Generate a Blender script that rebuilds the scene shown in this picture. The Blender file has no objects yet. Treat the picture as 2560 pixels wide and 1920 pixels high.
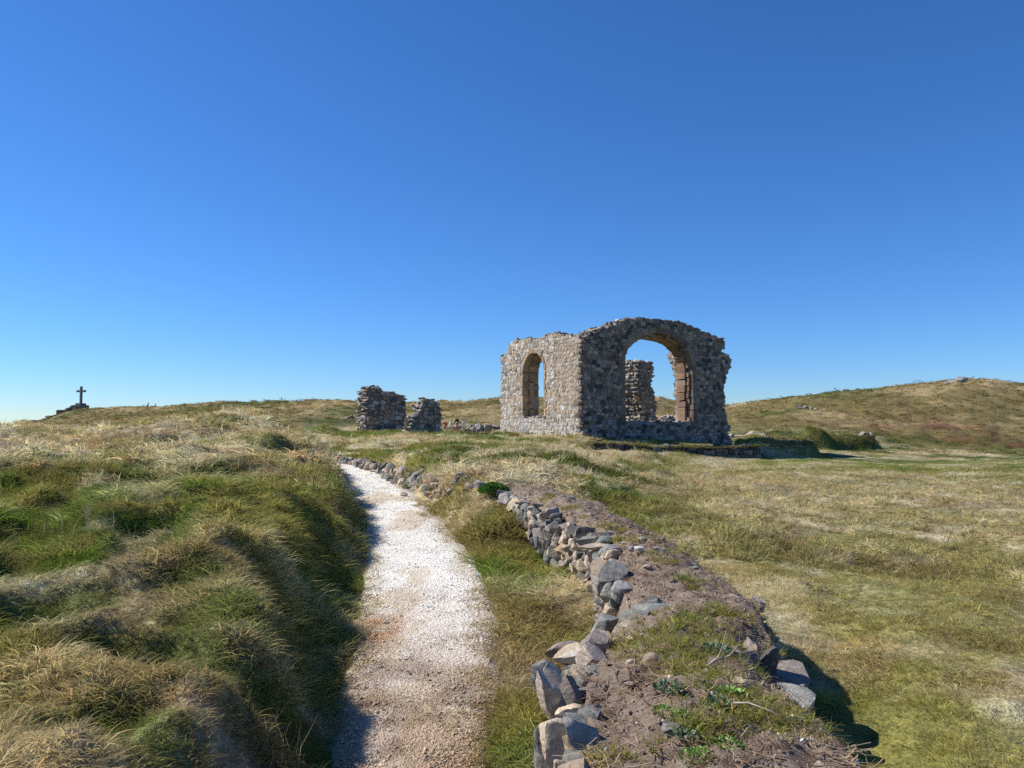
import bpy, math, random
import numpy as np
from mathutils import Vector, Matrix, Euler

random.seed(7)
rng = np.random.default_rng(11)
scene = bpy.context.scene
COL = scene.collection
R = math.radians

# ------------------------------------------------------------------ camera, sky, sun, exposure
ZC = 1.6                    # eye height above the path
FPX = 1923.0                # focal length in photograph pixels (2560 wide)
PITCH = math.atan(105.0 / FPX)
cam_d = bpy.data.cameras.new('camera')
cam_d.sensor_width = 36.0
cam_d.lens = 36.0 * FPX / 2560.0
cam_d.clip_start = 0.05
cam_d.clip_end = 8000.0
cam = bpy.data.objects.new('camera', cam_d)
COL.objects.link(cam)
cam.location = (0, 0, ZC)
cam.rotation_euler = (math.pi / 2 + PITCH, 0, 0)
scene.camera = cam

SUN_EL, SUN_AZ = R(42.5), R(-77)          # azimuth measured from +Y (view direction) towards +X
world = bpy.data.worlds.new('World')
scene.world = world
world.use_nodes = True
wn = world.node_tree
for n in list(wn.nodes):
    wn.nodes.remove(n)
sky = wn.nodes.new('ShaderNodeTexSky')
sky.sky_type = 'NISHITA'
sky.sun_disc = False
sky.sun_elevation = SUN_EL
sky.sun_rotation = SUN_AZ
sky.altitude = 1500
sky.air_density = 1.0
sky.dust_density = 0.0
sky.ozone_density = 5.0
bg = wn.nodes.new('ShaderNodeBackground')
bg.inputs['Strength'].default_value = 0.082
wo = wn.nodes.new('ShaderNodeOutputWorld')
bw = wn.nodes.new('ShaderNodeRGBToBW')
wn.links.new(sky.outputs[0], bw.inputs[0])
sat = wn.nodes.new('ShaderNodeMix')                 # the phone's colour: a more saturated, bluer rendering of the whole sky
sat.data_type = 'RGBA'
sat.clamp_factor = False
sat.inputs[0].default_value = 1.48
wn.links.new(bw.outputs[0], sat.inputs[6])
wn.links.new(sky.outputs[0], sat.inputs[7])
tint = wn.nodes.new('ShaderNodeMix')
tint.data_type = 'RGBA'
tint.blend_type = 'MULTIPLY'
tint.inputs[0].default_value = 1.0
tint.inputs[7].default_value = (0.90, 0.985, 1.17, 1)
wn.links.new(sat.outputs[2], tint.inputs[6])
wn.links.new(tint.outputs[2], bg.inputs[0])
wn.links.new(bg.outputs[0], wo.inputs[0])

sd = bpy.data.lights.new('sun', 'SUN')
sd.energy = 5.0
sd.angle = R(0.53)
sd.color = (1.0, 0.95, 0.87)
sun = bpy.data.objects.new('sun', sd)
COL.objects.link(sun)
sdir = Vector((math.sin(SUN_AZ) * math.cos(SUN_EL), math.cos(SUN_AZ) * math.cos(SUN_EL), math.sin(SUN_EL)))
sun.rotation_euler = sdir.to_track_quat('Z', 'Y').to_euler()
sun.location = sdir * 50

vs = scene.view_settings
vs.view_transform = 'Standard'
vs.look = 'None'
vs.exposure = 0.36
vs.gamma = 1.0
vs.use_curve_mapping = False
scene.cycles.use_denoising = False
scene.cycles.max_bounces = 4
scene.cycles.diffuse_bounces = 2
scene.cycles.use_adaptive_sampling = True
scene.cycles.adaptive_threshold = 0.02
scene.cycles.transparent_max_bounces = 4

# ------------------------------------------------------------------ pixel <-> place helpers (used to read real positions off the photo)
K = 2560.0 / 2212.0
CP, SP = math.cos(PITCH), math.sin(PITCH)
def ray(px, py):
    x, z = (px - 1280.0) / FPX, -(py - 960.0) / FPX
    return np.array([x, CP - z * SP, SP + z * CP])
def PF(px, py, Y):                       # full-resolution pixel at depth Y
    d = ray(px, py)
    return d * (Y / d[1]) + np.array([0, 0, ZC])
def P2(px, py, Y):                       # pixel of the 2212-wide view
    return PF(px * K, py * K, Y)

# ------------------------------------------------------------------ numpy noise
def _hash(ix, iy, seed):
    h = (ix.astype(np.int64) * 374761393 + iy.astype(np.int64) * 668265263 + seed * 974634777) & 0x7fffffff
    h = ((h ^ (h >> 13)) * 1274126177) & 0x7fffffff
    h = (h ^ (h >> 16)) & 0xffff
    return h / 65535.0
def vnoise(x, y, seed=0):
    ix, iy = np.floor(x), np.floor(y)
    fx, fy = x - ix, y - iy
    fx, fy = fx * fx * (3 - 2 * fx), fy * fy * (3 - 2 * fy)
    a, b = _hash(ix, iy, seed), _hash(ix + 1, iy, seed)
    c, d = _hash(ix, iy + 1, seed), _hash(ix + 1, iy + 1, seed)
    return (a + (b - a) * fx) * (1 - fy) + (c + (d - c) * fx) * fy
def fbm(x, y, seed=0, octv=4, gain=0.5):
    s, a, t = 0.0, 1.0, 0.0
    x, y = np.asarray(x, float), np.asarray(y, float)
    for o in range(octv):
        s = s + a * vnoise(x, y, seed + o * 17)
        t += a
        a *= gain
        x, y = x * 2.03 + 13.7, y * 2.03 + 5.1
    return s / t
def sst(a, b, x):
    t = np.clip((x - a) / (b - a), 0, 1)
    return t * t * (3 - 2 * t)
def lerp(a, b, t):
    return a + (b - a) * t

# ------------------------------------------------------------------ materials
MATS = {}
def new_mat(name):
    m = bpy.data.materials.new(name)
    m.use_nodes = True
    nt = m.node_tree
    for n in list(nt.nodes):
        nt.nodes.remove(n)
    out = nt.nodes.new('ShaderNodeOutputMaterial')
    MATS[name] = m
    return m, nt, out
def N(nt, typ, **kw):
    n = nt.nodes.new(typ)
    for k, v in kw.items():
        if k in n.inputs:
            n.inputs[k].default_value = v
        else:
            setattr(n, k, v)
    return n
def attr(nt, name, typ='GEOMETRY'):
    n = nt.nodes.new('ShaderNodeAttribute')
    n.attribute_name = name
    n.attribute_type = typ
    return n
def mixc(nt, a, b, fac, mode='MIX'):
    n = nt.nodes.new('ShaderNodeMix')
    n.data_type = 'RGBA'
    n.blend_type = mode
    for sock, v in ((n.inputs[0], fac), (n.inputs[6], a), (n.inputs[7], b)):
        if isinstance(v, (int, float)):
            sock.default_value = v
        elif isinstance(v, tuple):
            sock.default_value = v if len(v) == 4 else (*v, 1)
        else:
            nt.links.new(v, sock)
    return n.outputs[2]
def ramp(nt, fac, stops):
    n = nt.nodes.new('ShaderNodeValToRGB')
    el = n.color_ramp.elements
    while len(el) < len(stops):
        el.new(0.5)
    for e, (p, c) in zip(el, stops):
        e.position = p
        e.color = (c, c, c, 1) if isinstance(c, (int, float)) else (*c, 1)
    nt.links.new(fac, n.inputs[0])
    return n.outputs[0]
def noise_tex(nt, scale, detail=4, rough=0.6, coord=None, typ='ShaderNodeTexNoise'):
    n = nt.nodes.new(typ)
    n.inputs['Scale'].default_value = scale
    if 'Detail' in n.inputs:
        n.inputs['Detail'].default_value = detail
    if 'Roughness' in n.inputs:
        n.inputs['Roughness'].default_value = rough
    if coord is not None:
        nt.links.new(coord, n.inputs['Vector'])
    return n
def bump(nt, h, strength, dist):
    b = nt.nodes.new('ShaderNodeBump')
    b.inputs['Strength'].default_value = strength
    b.inputs['Distance'].default_value = dist
    nt.links.new(h, b.inputs['Height'])
    return b.outputs[0]
def principled(nt, out, col, rough=0.9, normal=None, spec=0.25):
    p = nt.nodes.new('ShaderNodeBsdfPrincipled')
    p.inputs['Roughness'].default_value = rough
    p.inputs['Specular IOR Level'].default_value = spec
    if isinstance(col, tuple):
        p.inputs['Base Color'].default_value = (*col, 1)
    else:
        nt.links.new(col, p.inputs['Base Color'])
    if normal is not None:
        nt.links.new(normal, p.inputs['Normal'])
    nt.links.new(p.outputs[0], out.inputs[0])
    return p
def wcoord(nt):
    return nt.nodes.new('ShaderNodeNewGeometry').outputs['Position']

def mat_ground():
    m, nt, out = new_mat('thatch_ground')
    w = wcoord(nt)
    a = attr(nt, 'col')
    n1 = noise_tex(nt, 9.0, 5, 0.7, w)
    n2 = noise_tex(nt, 60.0, 3, 0.7, w)
    c = mixc(nt, a.outputs[0], ramp(nt, n1.outputs[0], [(0.3, 0.45), (0.7, 1.35)]), 1.0, 'MULTIPLY')
    c = mixc(nt, c, ramp(nt, n2.outputs[0], [(0.3, 0.6), (0.7, 1.3)]), 1.0, 'MULTIPLY')
    principled(nt, out, c, 0.95, bump(nt, n1.outputs[0], 0.8, 0.08), 0.1)
    return m
def mat_grass(name='grass_blades', transl=0.48):
    m, nt, out = new_mat(name)
    ci = attr(nt, 'col', 'INSTANCER')
    tip = attr(nt, 'tip')
    rnd = attr(nt, 'rnd')
    c = mixc(nt, ci.outputs[0], (0.50, 0.40, 0.22, 1), ramp(nt, tip.outputs['Fac'], [(0.5, 0.0), (1.0, 0.22)]))
    c = mixc(nt, c, ramp(nt, rnd.outputs['Fac'], [(0.0, (0.55, 0.60, 0.5)), (0.5, (0.95, 0.95, 0.95)), (1.0, (1.5, 1.35, 1.2))]), 1.0, 'MULTIPLY')
    d = nt.nodes.new('ShaderNodeBsdfDiffuse')
    t = nt.nodes.new('ShaderNodeBsdfTranslucent')
    nt.links.new(c, d.inputs['Color'])
    nt.links.new(c, t.inputs[0])
    mx = nt.nodes.new('ShaderNodeMixShader')
    mx.inputs[0].default_value = transl
    nt.links.new(d.outputs[0], mx.inputs[1])
    nt.links.new(t.outputs[0], mx.inputs[2])
    nt.links.new(mx.outputs[0], out.inputs[0])
    return m
def mat_stone(name, lichen=0.35, scale=1.0, bstr=0.7):
    m, nt, out = new_mat(name)
    w = wcoord(nt)
    a = attr(nt, 'col')
    n1 = noise_tex(nt, 5.0 * scale, 5, 0.65, w)
    n2 = noise_tex(nt, 28.0 * scale, 5, 0.7, w)
    n3 = noise_tex(nt, 11.0 * scale, 6, 0.75, w)
    c = mixc(nt, a.outputs[0], ramp(nt, n1.outputs[0], [(0.3, 0.65), (0.7, 1.3)]), 1.0, 'MULTIPLY')
    c = mixc(nt, c, ramp(nt, n2.outputs[0], [(0.25, 0.55), (0.75, 1.35)]), 1.0, 'MULTIPLY')
    c = mixc(nt, c, (0.50, 0.49, 0.45, 1), ramp(nt, n3.outputs[0], [(0.56, 0.0), (0.66, lichen)]))
    c = mixc(nt, c, (0.06, 0.055, 0.05, 1), ramp(nt, n3.outputs[0], [(0.28, 0.5), (0.38, 0.0)]))
    h = mixc(nt, n2.outputs[0], n3.outputs[0], 0.5)
    principled(nt, out, c, 0.9, bump(nt, h, bstr, 0.03 / scale), 0.2)
    return m
def mat_rock():
    m, nt, out = new_mat('hedge_stone')
    w = nt.nodes.new('ShaderNodeTexCoord').outputs['Object']
    a = attr(nt, 'col')
    b = attr(nt, 'col2')
    n1 = noise_tex(nt, 7.0, 6, 0.7, w)
    n2 = noise_tex(nt, 55.0, 5, 0.75, w)
    n3 = noise_tex(nt, 20.0, 6, 0.8, w)
    mp = N(nt, 'ShaderNodeMapping')
    nt.links.new(w, mp.inputs[0])
    mp.inputs['Scale'].default_value = (6, 6, 40)
    n4 = noise_tex(nt, 1.0, 5, 0.65, mp.outputs[0])
    c = mixc(nt, a.outputs[0], b.outputs[0], ramp(nt, n1.outputs[0], [(0.46, 0.0), (0.58, 1.0)]))
    c = mixc(nt, c, ramp(nt, n4.outputs[0], [(0.3, 0.7), (0.7, 1.25)]), 1.0, 'MULTIPLY')
    c = mixc(nt, c, ramp(nt, n2.outputs[0], [(0.25, 0.6), (0.75, 1.3)]), 1.0, 'MULTIPLY')
    c = mixc(nt, c, (0.52, 0.50, 0.46, 1), ramp(nt, n3.outputs[0], [(0.55, 0.0), (0.64, 0.6)]))
    c = mixc(nt, c, (0.05, 0.045, 0.04, 1), ramp(nt, n3.outputs[0], [(0.30, 0.6), (0.38, 0.0)]))
    h = mixc(nt, mixc(nt, n3.outputs[0], n2.outputs[0], 0.35), n4.outputs[0], 0.35)
    principled(nt, out, c, 0.8, bump(nt, h, 1.0, 0.03), 0.2)
    return m
def mat_path():
    m, nt, out = new_mat('shell_gravel')
    w = wcoord(nt)
    a = attr(nt, 'col')
    v = noise_tex(nt, 105.0, 0, 0, w, 'ShaderNodeTexVoronoi')
    v2 = noise_tex(nt, 48.0, 0, 0, w, 'ShaderNodeTexVoronoi')
    sep = nt.nodes.new('ShaderNodeSeparateColor')
    nt.links.new(v.outputs['Color'], sep.inputs[0])
    sep2 = nt.nodes.new('ShaderNodeSeparateColor')
    nt.links.new(v2.outputs['Color'], sep2.inputs[0])
    n1 = noise_tex(nt, 3.0, 4, 0.6, w)
    c = mixc(nt, a.outputs[0], ramp(nt, sep.outputs[0], [(0.0, 0.55), (0.22, 0.95), (1.0, 1.2)]), 1.0, 'MULTIPLY')
    c = mixc(nt, c, ramp(nt, sep2.outputs[1], [(0.0, 0.85), (1.0, 1.12)]), 1.0, 'MULTIPLY')
    c = mixc(nt, c, ramp(nt, n1.outputs[0], [(0.3, 0.85), (0.7, 1.08)]), 1.0, 'MULTIPLY')
    h = mixc(nt, v.outputs['Distance'], v2.outputs['Distance'], 0.5)
    principled(nt, out, c, 0.9, bump(nt, h, 0.9, 0.02), 0.15)
    return m
def mat_soil():
    m, nt, out = new_mat('wall_top_soil')
    w = wcoord(nt)
    n1 = noise_tex(nt, 6.0, 6, 0.7, w)
    n2 = noise_tex(nt, 45.0, 6, 0.75, w)
    n3 = noise_tex(nt, 160.0, 3, 0.7, w)
    c = ramp(nt, n1.outputs[0], [(0.25, (0.19, 0.14, 0.10)), (0.5, (0.29, 0.22, 0.165)), (0.75, (0.38, 0.295, 0.225))])
    c = mixc(nt, c, ramp(nt, n2.outputs[0], [(0.28, 0.55), (0.72, 1.35)]), 1.0, 'MULTIPLY')
    c = mixc(nt, c, ramp(nt, n3.outputs[0], [(0.3, 0.75), (0.7, 1.25)]), 1.0, 'MULTIPLY')
    h = mixc(nt, n2.outputs[0], n3.outputs[0], 0.3)
    principled(nt, out, c, 0.98, bump(nt, h, 1.0, 0.025), 0.1)
    return m
def mat_plain(name, col, rough=0.85, nz=20.0, amt=0.3, spec=0.2):
    m, nt, out = new_mat(name)
    w = nt.nodes.new('ShaderNodeTexCoord').outputs['Object']
    n1 = noise_tex(nt, nz, 5, 0.65, w)
    c = mixc(nt, (*col, 1), ramp(nt, n1.outputs[0], [(0.3, 1 - amt), (0.7, 1 + amt)]), 1.0, 'MULTIPLY')
    principled(nt, out, c, rough, bump(nt, n1.outputs[0], 0.4, 0.02), spec)
    return m
M_GROUND = mat_ground()
M_GRASS = mat_grass()
M_STONE = mat_stone('chapel_stone', 0.5, 1.0)
M_MORTAR = mat_stone('lime_mortar', 0.2, 1.6)
M_SANDST = mat_stone('dressed_sandstone', 0.08, 1.5, 0.5)
M_ROCK = mat_rock()
M_PATH = mat_path()
M_SOIL = mat_soil()

# ------------------------------------------------------------------ object helpers
def link(o, parent=None):
    COL.objects.link(o)
    if parent is not None:
        o.parent = parent
    return o
def empty(name, loc=(0, 0, 0)):
    o = bpy.data.objects.new(name, None)
    o.empty_display_size = 0.2
    o.location = loc
    return link(o)
def tag(o, label=None, cat=None, group=None, kind=None):
    kind = kind or ('thing' if cat else None)
    for k, v in (('label', label), ('category', cat), ('group', group), ('kind', kind)):
        if v:
            o[k] = v
    return o
def mesh_np(name, verts, faces, mat=None, smooth=True, cols=None, attrs=None, sharp=None):
    me = bpy.data.meshes.new(name)
    me.from_pydata([tuple(v) for v in verts], [], [tuple(int(i) for i in f) for f in faces])
    if smooth:
        me.polygons.foreach_set('use_smooth', np.ones(len(me.polygons), bool))
        if sharp:
            me.set_sharp_from_angle(angle=sharp)
    if cols is not None:
        set_col(me, 'col', cols)
    for k, v in (attrs or {}).items():
        if np.ndim(v) == 1:
            at = me.attributes.new(k, 'FLOAT', 'POINT')
            at.data.foreach_set('value', np.asarray(v, np.float32))
        else:
            set_col(me, k, v)
    if mat:
        me.materials.append(mat)
    me.update()
    return me
def set_col(me, name, cols):
    c = np.ones((len(me.vertices), 4), np.float32)
    cols = np.asarray(cols, np.float32)
    c[:, :3] = cols if cols.ndim == 2 else cols[None, :]
    at = me.attributes.new(name, 'FLOAT_COLOR', 'POINT')
    at.data.foreach_set('color', c.ravel())
def grid_mesh(name, V, mat, cols=None, wrap=False):
    """V: (a, b, 3) grid of points"""
    a, b = V.shape[:2]
    idx = np.arange(a * b).reshape(a, b)
    if wrap:
        j2 = np.roll(idx, -1, axis=1)
        q = np.stack([idx[:-1], j2[:-1], j2[1:], idx[1:]], -1).reshape(-1, 4)
    else:
        q = np.stack([idx[:-1, :-1], idx[:-1, 1:], idx[1:, 1:], idx[1:, :-1]], -1).reshape(-1, 4)
    me = bpy.data.meshes.new(name)
    me.vertices.add(a * b)
    me.vertices.foreach_set('co', V.reshape(-1).astype(np.float32))
    n = len(q)
    me.loops.add(n * 4)
    me.loops.foreach_set('vertex_index', q.ravel().astype(np.int32))
    me.polygons.add(n)
    me.polygons.foreach_set('loop_start', np.arange(0, n * 4, 4, dtype=np.int32))
    me.polygons.foreach_set('use_smooth', np.ones(n, bool))
    me.update(calc_edges=True)
    me.validate()
    if cols is not None:
        set_col(me, 'col', cols)
    me.materials.append(mat)
    return me

# ------------------------------------------------------------------ terrain: heights read at places of the photograph (px, py in the 2212 view, depth)
CPT = [
 # left bank
 (0, 1650, 2.5), (300, 1650, 2.6), (530, 1630, 2.82),
 (0, 1400, 3.5), (300, 1400, 3.6), (550, 1390, 3.5),
 (0, 1200, 5.1), (300, 1200, 5.2), (580, 1212, 4.75),
 (0, 1060, 7.6), (300, 1062, 7.6), (560, 1080, 7.8), (690, 1120, 8.0),
 (0, 965, 10.8), (300, 978, 10.6), (560, 968, 11.6), (650, 985, 13),
 (0, 932, 14.5), (300, 936, 15), (545, 908, 15.5), (620, 935, 17),
 (0, 938, 24), (300, 930, 26), (560, 925, 24),
 (-250, 1650, 2.4), (-250, 1060, 7.5), (-250, 932, 14.5), (-250, 935, 24),
 # left hill
 (100, 920, 75), (200, 914, 66), (400, 911, 50), (520, 905, 52), (640, 934, 40), (775, 930, 40), (560, 928, 36),
 (95, 909, 150), (172, 884, 160), (240, 884, 152), (320, 880, 140), (400, 874, 122), (500, 867, 112), (600, 869, 106), (680, 866, 105),
 (775, 864, 100), (880, 870, 100), (960, 869, 96), (1080, 860, 88), (40, 925, 150), (-250, 940, 150),
 (40, 928, 110), (95, 920, 112), (172, 900, 118), (240, 897, 112), (320, 892, 108), (400, 884, 97), (500, 878, 90), (600, 879, 86), (680, 877, 84), (780, 875, 82), (880, 880, 80), (960, 878, 77), (1080, 871, 72),
 (600, 900, 70), (760, 897, 65), (980, 900, 60), (1080, 900, 58),
 # ruin platform and mound
 (700, 963, 23), (830, 943, 28), (1000, 947, 27), (1100, 951, 27), (1256, 946, 30), (1000, 932, 36), (840, 929, 36), (1250, 935, 40), (1400, 940, 42),
 (900, 988, 17), (800, 985, 18.5), (1000, 1022, 13.5), (1110, 1052, 10.8), (1200, 1030, 12.5), (1250, 992, 17), (1000, 962, 21.5), (1150, 965, 22), (1350, 984, 25.5), (1300, 981, 26.3), (1400, 957, 29.9), (1500, 962, 31.3),
 (1580, 956, 35.4), (1420, 950, 32.5), (1560, 950, 40),
 # field on the right
 (2212, 1650, 3.45), (1950, 1650, 3.5), (2212, 1400, 5.5), (1780, 1400, 5.6), (2212, 1200, 9.2), (1640, 1200, 9.0), (1480, 1100, 12.2), (1900, 1100, 13.6),
 (2212, 1100, 13.6), (1700, 1022, 21.5), (2212, 1020, 23), (1430, 1005, 25.6), (1560, 1005, 26.8), (1800, 1000, 28.3), (1660, 1002, 27.6), (2212, 986, 33), (1900, 968, 40), (2212, 967, 42), (1690, 965, 36),
 (2480, 1650, 3.4), (2480, 1200, 9.2), (2480, 1020, 23), (2480, 967, 42),
 (1330, 1050, 13.5), (1350, 1015, 17.5),
 # right hill
 (1880, 944, 46), (2212, 955, 46), (1700, 930, 46), (2480, 955, 46),
 (1500, 900, 70), (1565, 884, 78), (1640, 862, 82), (1800, 850, 86), (1950, 836, 90), (2100, 823, 92), (2212, 832, 90), (2480, 830, 92),
 (2212, 895, 62), (1900, 900, 60), (1720, 902, 58), (2480, 900, 62), (1420, 861, 95), (1470, 871, 98), (1540, 886, 98), (1300, 868, 92), (1250, 866, 90),
]
cw = np.array([P2(*c) for c in CPT])
extra = []
for x, y, zr in [(0.6, 1.0, -1.55), (0.6, 2.5, -1.56), (0.7, 4, -1.56), (1.1, 5, -1.56), (1.0, 7, -1.5), (0.4, 8.6, -1.42), (0.9, 9.5, -1.35), (1.9, 3, -1.55), (0.1, 3, -1.58), (0.3, 6, -1.48), (-0.3, 7.5, -1.38), (0.5, 7, -1.42), (0.2, 8.2, -1.36)]:
    extra.append((x, y, ZC + zr))
for c in [(95, 909, 150), (172, 884, 160), (320, 880, 140), (500, 867, 112), (680, 866, 105), (880, 870, 100), (1080, 860, 88), (1300, 868, 92), (1420, 861, 95),
          (1540, 886, 98), (1640, 862, 82), (1800, 850, 86), (1950, 836, 90), (2100, 823, 92), (2212, 832, 90), (2480, 830, 92), (-250, 940, 150)]:
    p = P2(*c)
    for k, dz in ((1.3, -5.5), (2.0, -9.0), (4.0, -12.0)):
        extra.append((p[0] * k, p[1] * k, p[2] + dz))
cw = np.vstack([cw, np.array(extra)])
cr = np.hypot(cw[:, 0], cw[:, 1])
cth = np.arctan2(cw[:, 0], cw[:, 1])
ce = (cw[:, 2] - ZC) / cr
TS, LS = 4.0, 1.25
cu, cv = cth * TS, np.log(cr) * LS
def _phi(d2):
    return 0.5 * d2 * np.log(d2 + 1e-12)
n_ = len(cu)
A = np.zeros((n_ + 3, n_ + 3))
A[:n_, :n_] = _phi((cu[:, None] - cu[None]) ** 2 + (cv[:, None] - cv[None]) ** 2) + np.eye(n_) * 1e-5
A[:n_, n_:] = np.stack([np.ones(n_), cu, cv], 1)
A[n_:, :n_] = A[:n_, n_:].T
RBFW = np.linalg.solve(A, np.concatenate([ce, np.zeros(3)]))
def _rbf(u, v):
    o = np.empty(u.shape)
    for i in range(0, u.size, 20000):
        s = slice(i, i + 20000)
        ph = _phi((u[s, None] - cu[None]) ** 2 + (v[s, None] - cv[None]) ** 2)
        o[s] = ph @ RBFW[:n_] + RBFW[n_] + RBFW[n_ + 1] * u[s] + RBFW[n_ + 2] * v[s]
    return o
TMAX = R(40)
def base_z(x, y):
    r = np.hypot(x, y)
    th = np.arctan2(x, y)
    rc = np.clip(r, 2.4, 420)
    v = np.log(rc) * LS
    tc = np.clip(th, -TMAX, TMAX)
    z = _rbf(tc * TS, v) * rc
    out = np.abs(th) > TMAX
    if out.any():
        vo, ro = v[out], rc[out]
        zl = _rbf(np.full(vo.shape, -TMAX * TS), vo) * ro
        zr = _rbf(np.full(vo.shape, TMAX * TS), vo) * ro
        a = np.where(th[out] > 0, th[out], th[out] + 2 * math.pi)      # 40..320 deg clockwise
        t = sst(R(60), R(300), a)
        z[out] = zr * (1 - t) + zl * t
    return np.maximum(z + ZC, -10.0) - np.clip((r - 300) * 0.05, 0, 60)

# path centre line (x at depth y) and its level
PC = np.array([(-0.30, -6), (-0.30, -2), (-0.32, 0), (-0.38, 2), (-0.47, 3.64), (-0.58, 5), (-0.68, 6.4), (-0.98, 8.25), (-1.67, 11.4), (-2.5, 14.2),
               (-3.2, 16.4), (-4.05, 18.8), (-4.85, 20.6), (-6.2, 21.9), (-8.2, 22.8), (-11, 23.4), (-15, 24)])
def resample(P, step):
    t = np.concatenate([[0], np.cumsum(np.hypot(*np.diff(P, axis=0).T))])
    tt = np.arange(0, t[-1], 0.25)
    Q = np.stack([np.interp(tt, t, P[:, 0]), np.interp(tt, t, P[:, 1])], 1)
    k = np.ones(5) / 5
    for _ in range(3):
        Qp = np.pad(Q, ((2, 2), (0, 0)), 'edge')
        Q = np.stack([np.convolve(Qp[:, 0], k, 'valid'), np.convolve(Qp[:, 1], k, 'valid')], 1)
    t = np.concatenate([[0], np.cumsum(np.hypot(*np.diff(Q, axis=0).T))])
    tt = np.arange(0, t[-1], step)
    return np.stack([np.interp(tt, t, Q[:, 0]), np.interp(tt, t, Q[:, 1])], 1)
PL = resample(PC, 0.3)
PT = np.gradient(PL, axis=0)
PT /= np.hypot(PT[:, 0], PT[:, 1])[:, None]
def path_level(y):
    return ZC - 1.6 + 0.0463 * np.clip(y - 3.6, 0, 17.5) + 0.02 * np.clip(y - 21.1, 0, 10)
def path_s(x, y):
    """signed distance to the path line (positive on its right) and the index of the nearest line point"""
    s = np.full(x.shape, 99.0)
    k = np.zeros(x.shape, int)
    near = np.nonzero((y < 28) & (y > -8) & (np.abs(x) < 18))[0]
    for i in range(0, near.size, 40000):
        j = near[i:i + 40000]
        d2 = (x[j, None] - PL[None, :, 0]) ** 2 + (y[j, None] - PL[None, :, 1]) ** 2
        m = d2.argmin(1)
        dx, dy = x[j] - PL[m, 0], y[j] - PL[m, 1]
        side = np.sign(dx * PT[m, 1] - dy * PT[m, 0])
        s[j] = side * np.sqrt(d2[np.arange(j.size), m])
        k[j] = m
    return s, k
def path_hw(y):
    return np.interp(y, [0, 3.6, 5.2, 6.4, 11, 19, 24], [0.34, 0.35, 0.46, 0.52, 0.49, 0.43, 0.40])

# the stone-faced bank on the right of the path: left face, right edge and top level by depth
WY = [-3, 1.5, 2.5, 2.86, 3.37, 3.85, 4.5, 5.6, 6.8, 8.0, 9.8, 11, 13.5, 17.4, 19.5, 21]
WX = [0.05, 0.07, 0.10, 0.14, 0.18, 0.30, 0.50, 0.64, 0.72, 0.45, -0.04, -0.57, -1.64, -3.1, -4.55, -5.4]
def xface(y):
    return np.interp(y, WY, WX)
def xright(y):
    return np.interp(y, [-3, 1.5, 2.55, 3.2, 3.85, 4.8, 5.65, 6.95, 9.1, 10.3, 10.9], [1.2, 1.2, 1.17, 1.14, 1.31, 1.50, 1.46, 1.38, 1.10, 0.70, 0.2])
def wtop(y):
    return ZC + np.interp(y, [-3, 1, 3, 5, 7, 9, 10.5], [-1.12, -1.12, -1.10, -1.07, -1.0, -0.93, -0.86])
def on_wall(x, y, pad=0.0):
    return (y < 10.5) & (x > xface(y) - pad) & (x < xright(y) + pad)

def _pp(px, py, Y):
    p = P2(px, py, Y)
    return p[0], p[1]
RIDGES = []       # x0,y0,x1,y1,height,half width
def ridge(a, b, h, w):
    RIDGES.append((*_pp(*a), *_pp(*b), h, w))
ridge((1610, 960, 31.2), (1738, 960, 32.6), 0.60, 0.6)
ridge((1630, 940, 35.5), (1760, 940, 38), 0.50, 0.65)
ridge((1760, 940, 38), (1868, 940, 41), 0.62, 0.65)
ridge((618, 935, 36.5), (700, 935, 36.5), 0.34, 0.7)
ridge((715, 935, 37.5), (790, 935, 37), 0.30, 0.7)
# tussocks: x, y, radius, height
TUS = []
for px, py, Y, rad, h in [(575, 1235, 5.0, 0.42, 0.16), (600, 1190, 5.6, 0.4, 0.10), (640, 1110, 7.6, 0.5, 0.22), (690, 1060, 9.2, 0.45, 0.25), (620, 1035, 9.6, 0.5, 0.18),
                          (280, 1110, 6.3, 0.5, 0.30), (420, 1120, 6.2, 0.35, 0.22), (150, 1130, 6.0, 0.5, 0.16), (300, 935, 13.8, 0.9, 0.3), (560, 905, 15.2, 1.0, 0.28),
                          (640, 965, 13.0, 0.7, 0.3), (60, 1010, 8.6, 0.7, 0.18), (450, 1330, 4.0, 0.4, 0.14), (330, 1560, 2.8, 0.35, 0.12), (520, 1480, 3.3, 0.35, 0.12),
                          (120, 1290, 4.1, 0.35, 0.12), (340, 990, 9.9, 0.8, 0.2), (700, 1010, 12, 0.5, 0.25), (560, 1010, 10.2, 0.35, 0.2), (30, 920, 14, 0.9, 0.15)]:
    x, y = _pp(px, py, Y)
    TUS.append((x, y, rad, h))
tr = np.random.default_rng(5)
for _ in range(300):
    r = math.exp(tr.uniform(math.log(2.6), math.log(30)))
    th = tr.uniform(-0.75, -0.05)
    x, y = r * math.sin(th), r * math.cos(th)
    TUS.append((x, y, tr.uniform(0.16, 0.42) * (1 + r * 0.03), tr.uniform(0.08, 0.26)))
for _ in range(420):
    r = math.exp(tr.uniform(math.log(2.4), math.log(13)))
    th = tr.uniform(-0.75, -0.08)
    TUS.append((r * math.sin(th), r * math.cos(th), tr.uniform(0.10, 0.22) * (1 + r * 0.03), tr.uniform(0.05, 0.15)))
for _ in range(130):
    r = math.exp(tr.uniform(math.log(9), math.log(30)))
    th = tr.uniform(-0.12, 0.32)
    TUS.append((r * math.sin(th), r * math.cos(th), tr.uniform(0.25, 0.55), tr.uniform(0.04, 0.15)))
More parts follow.
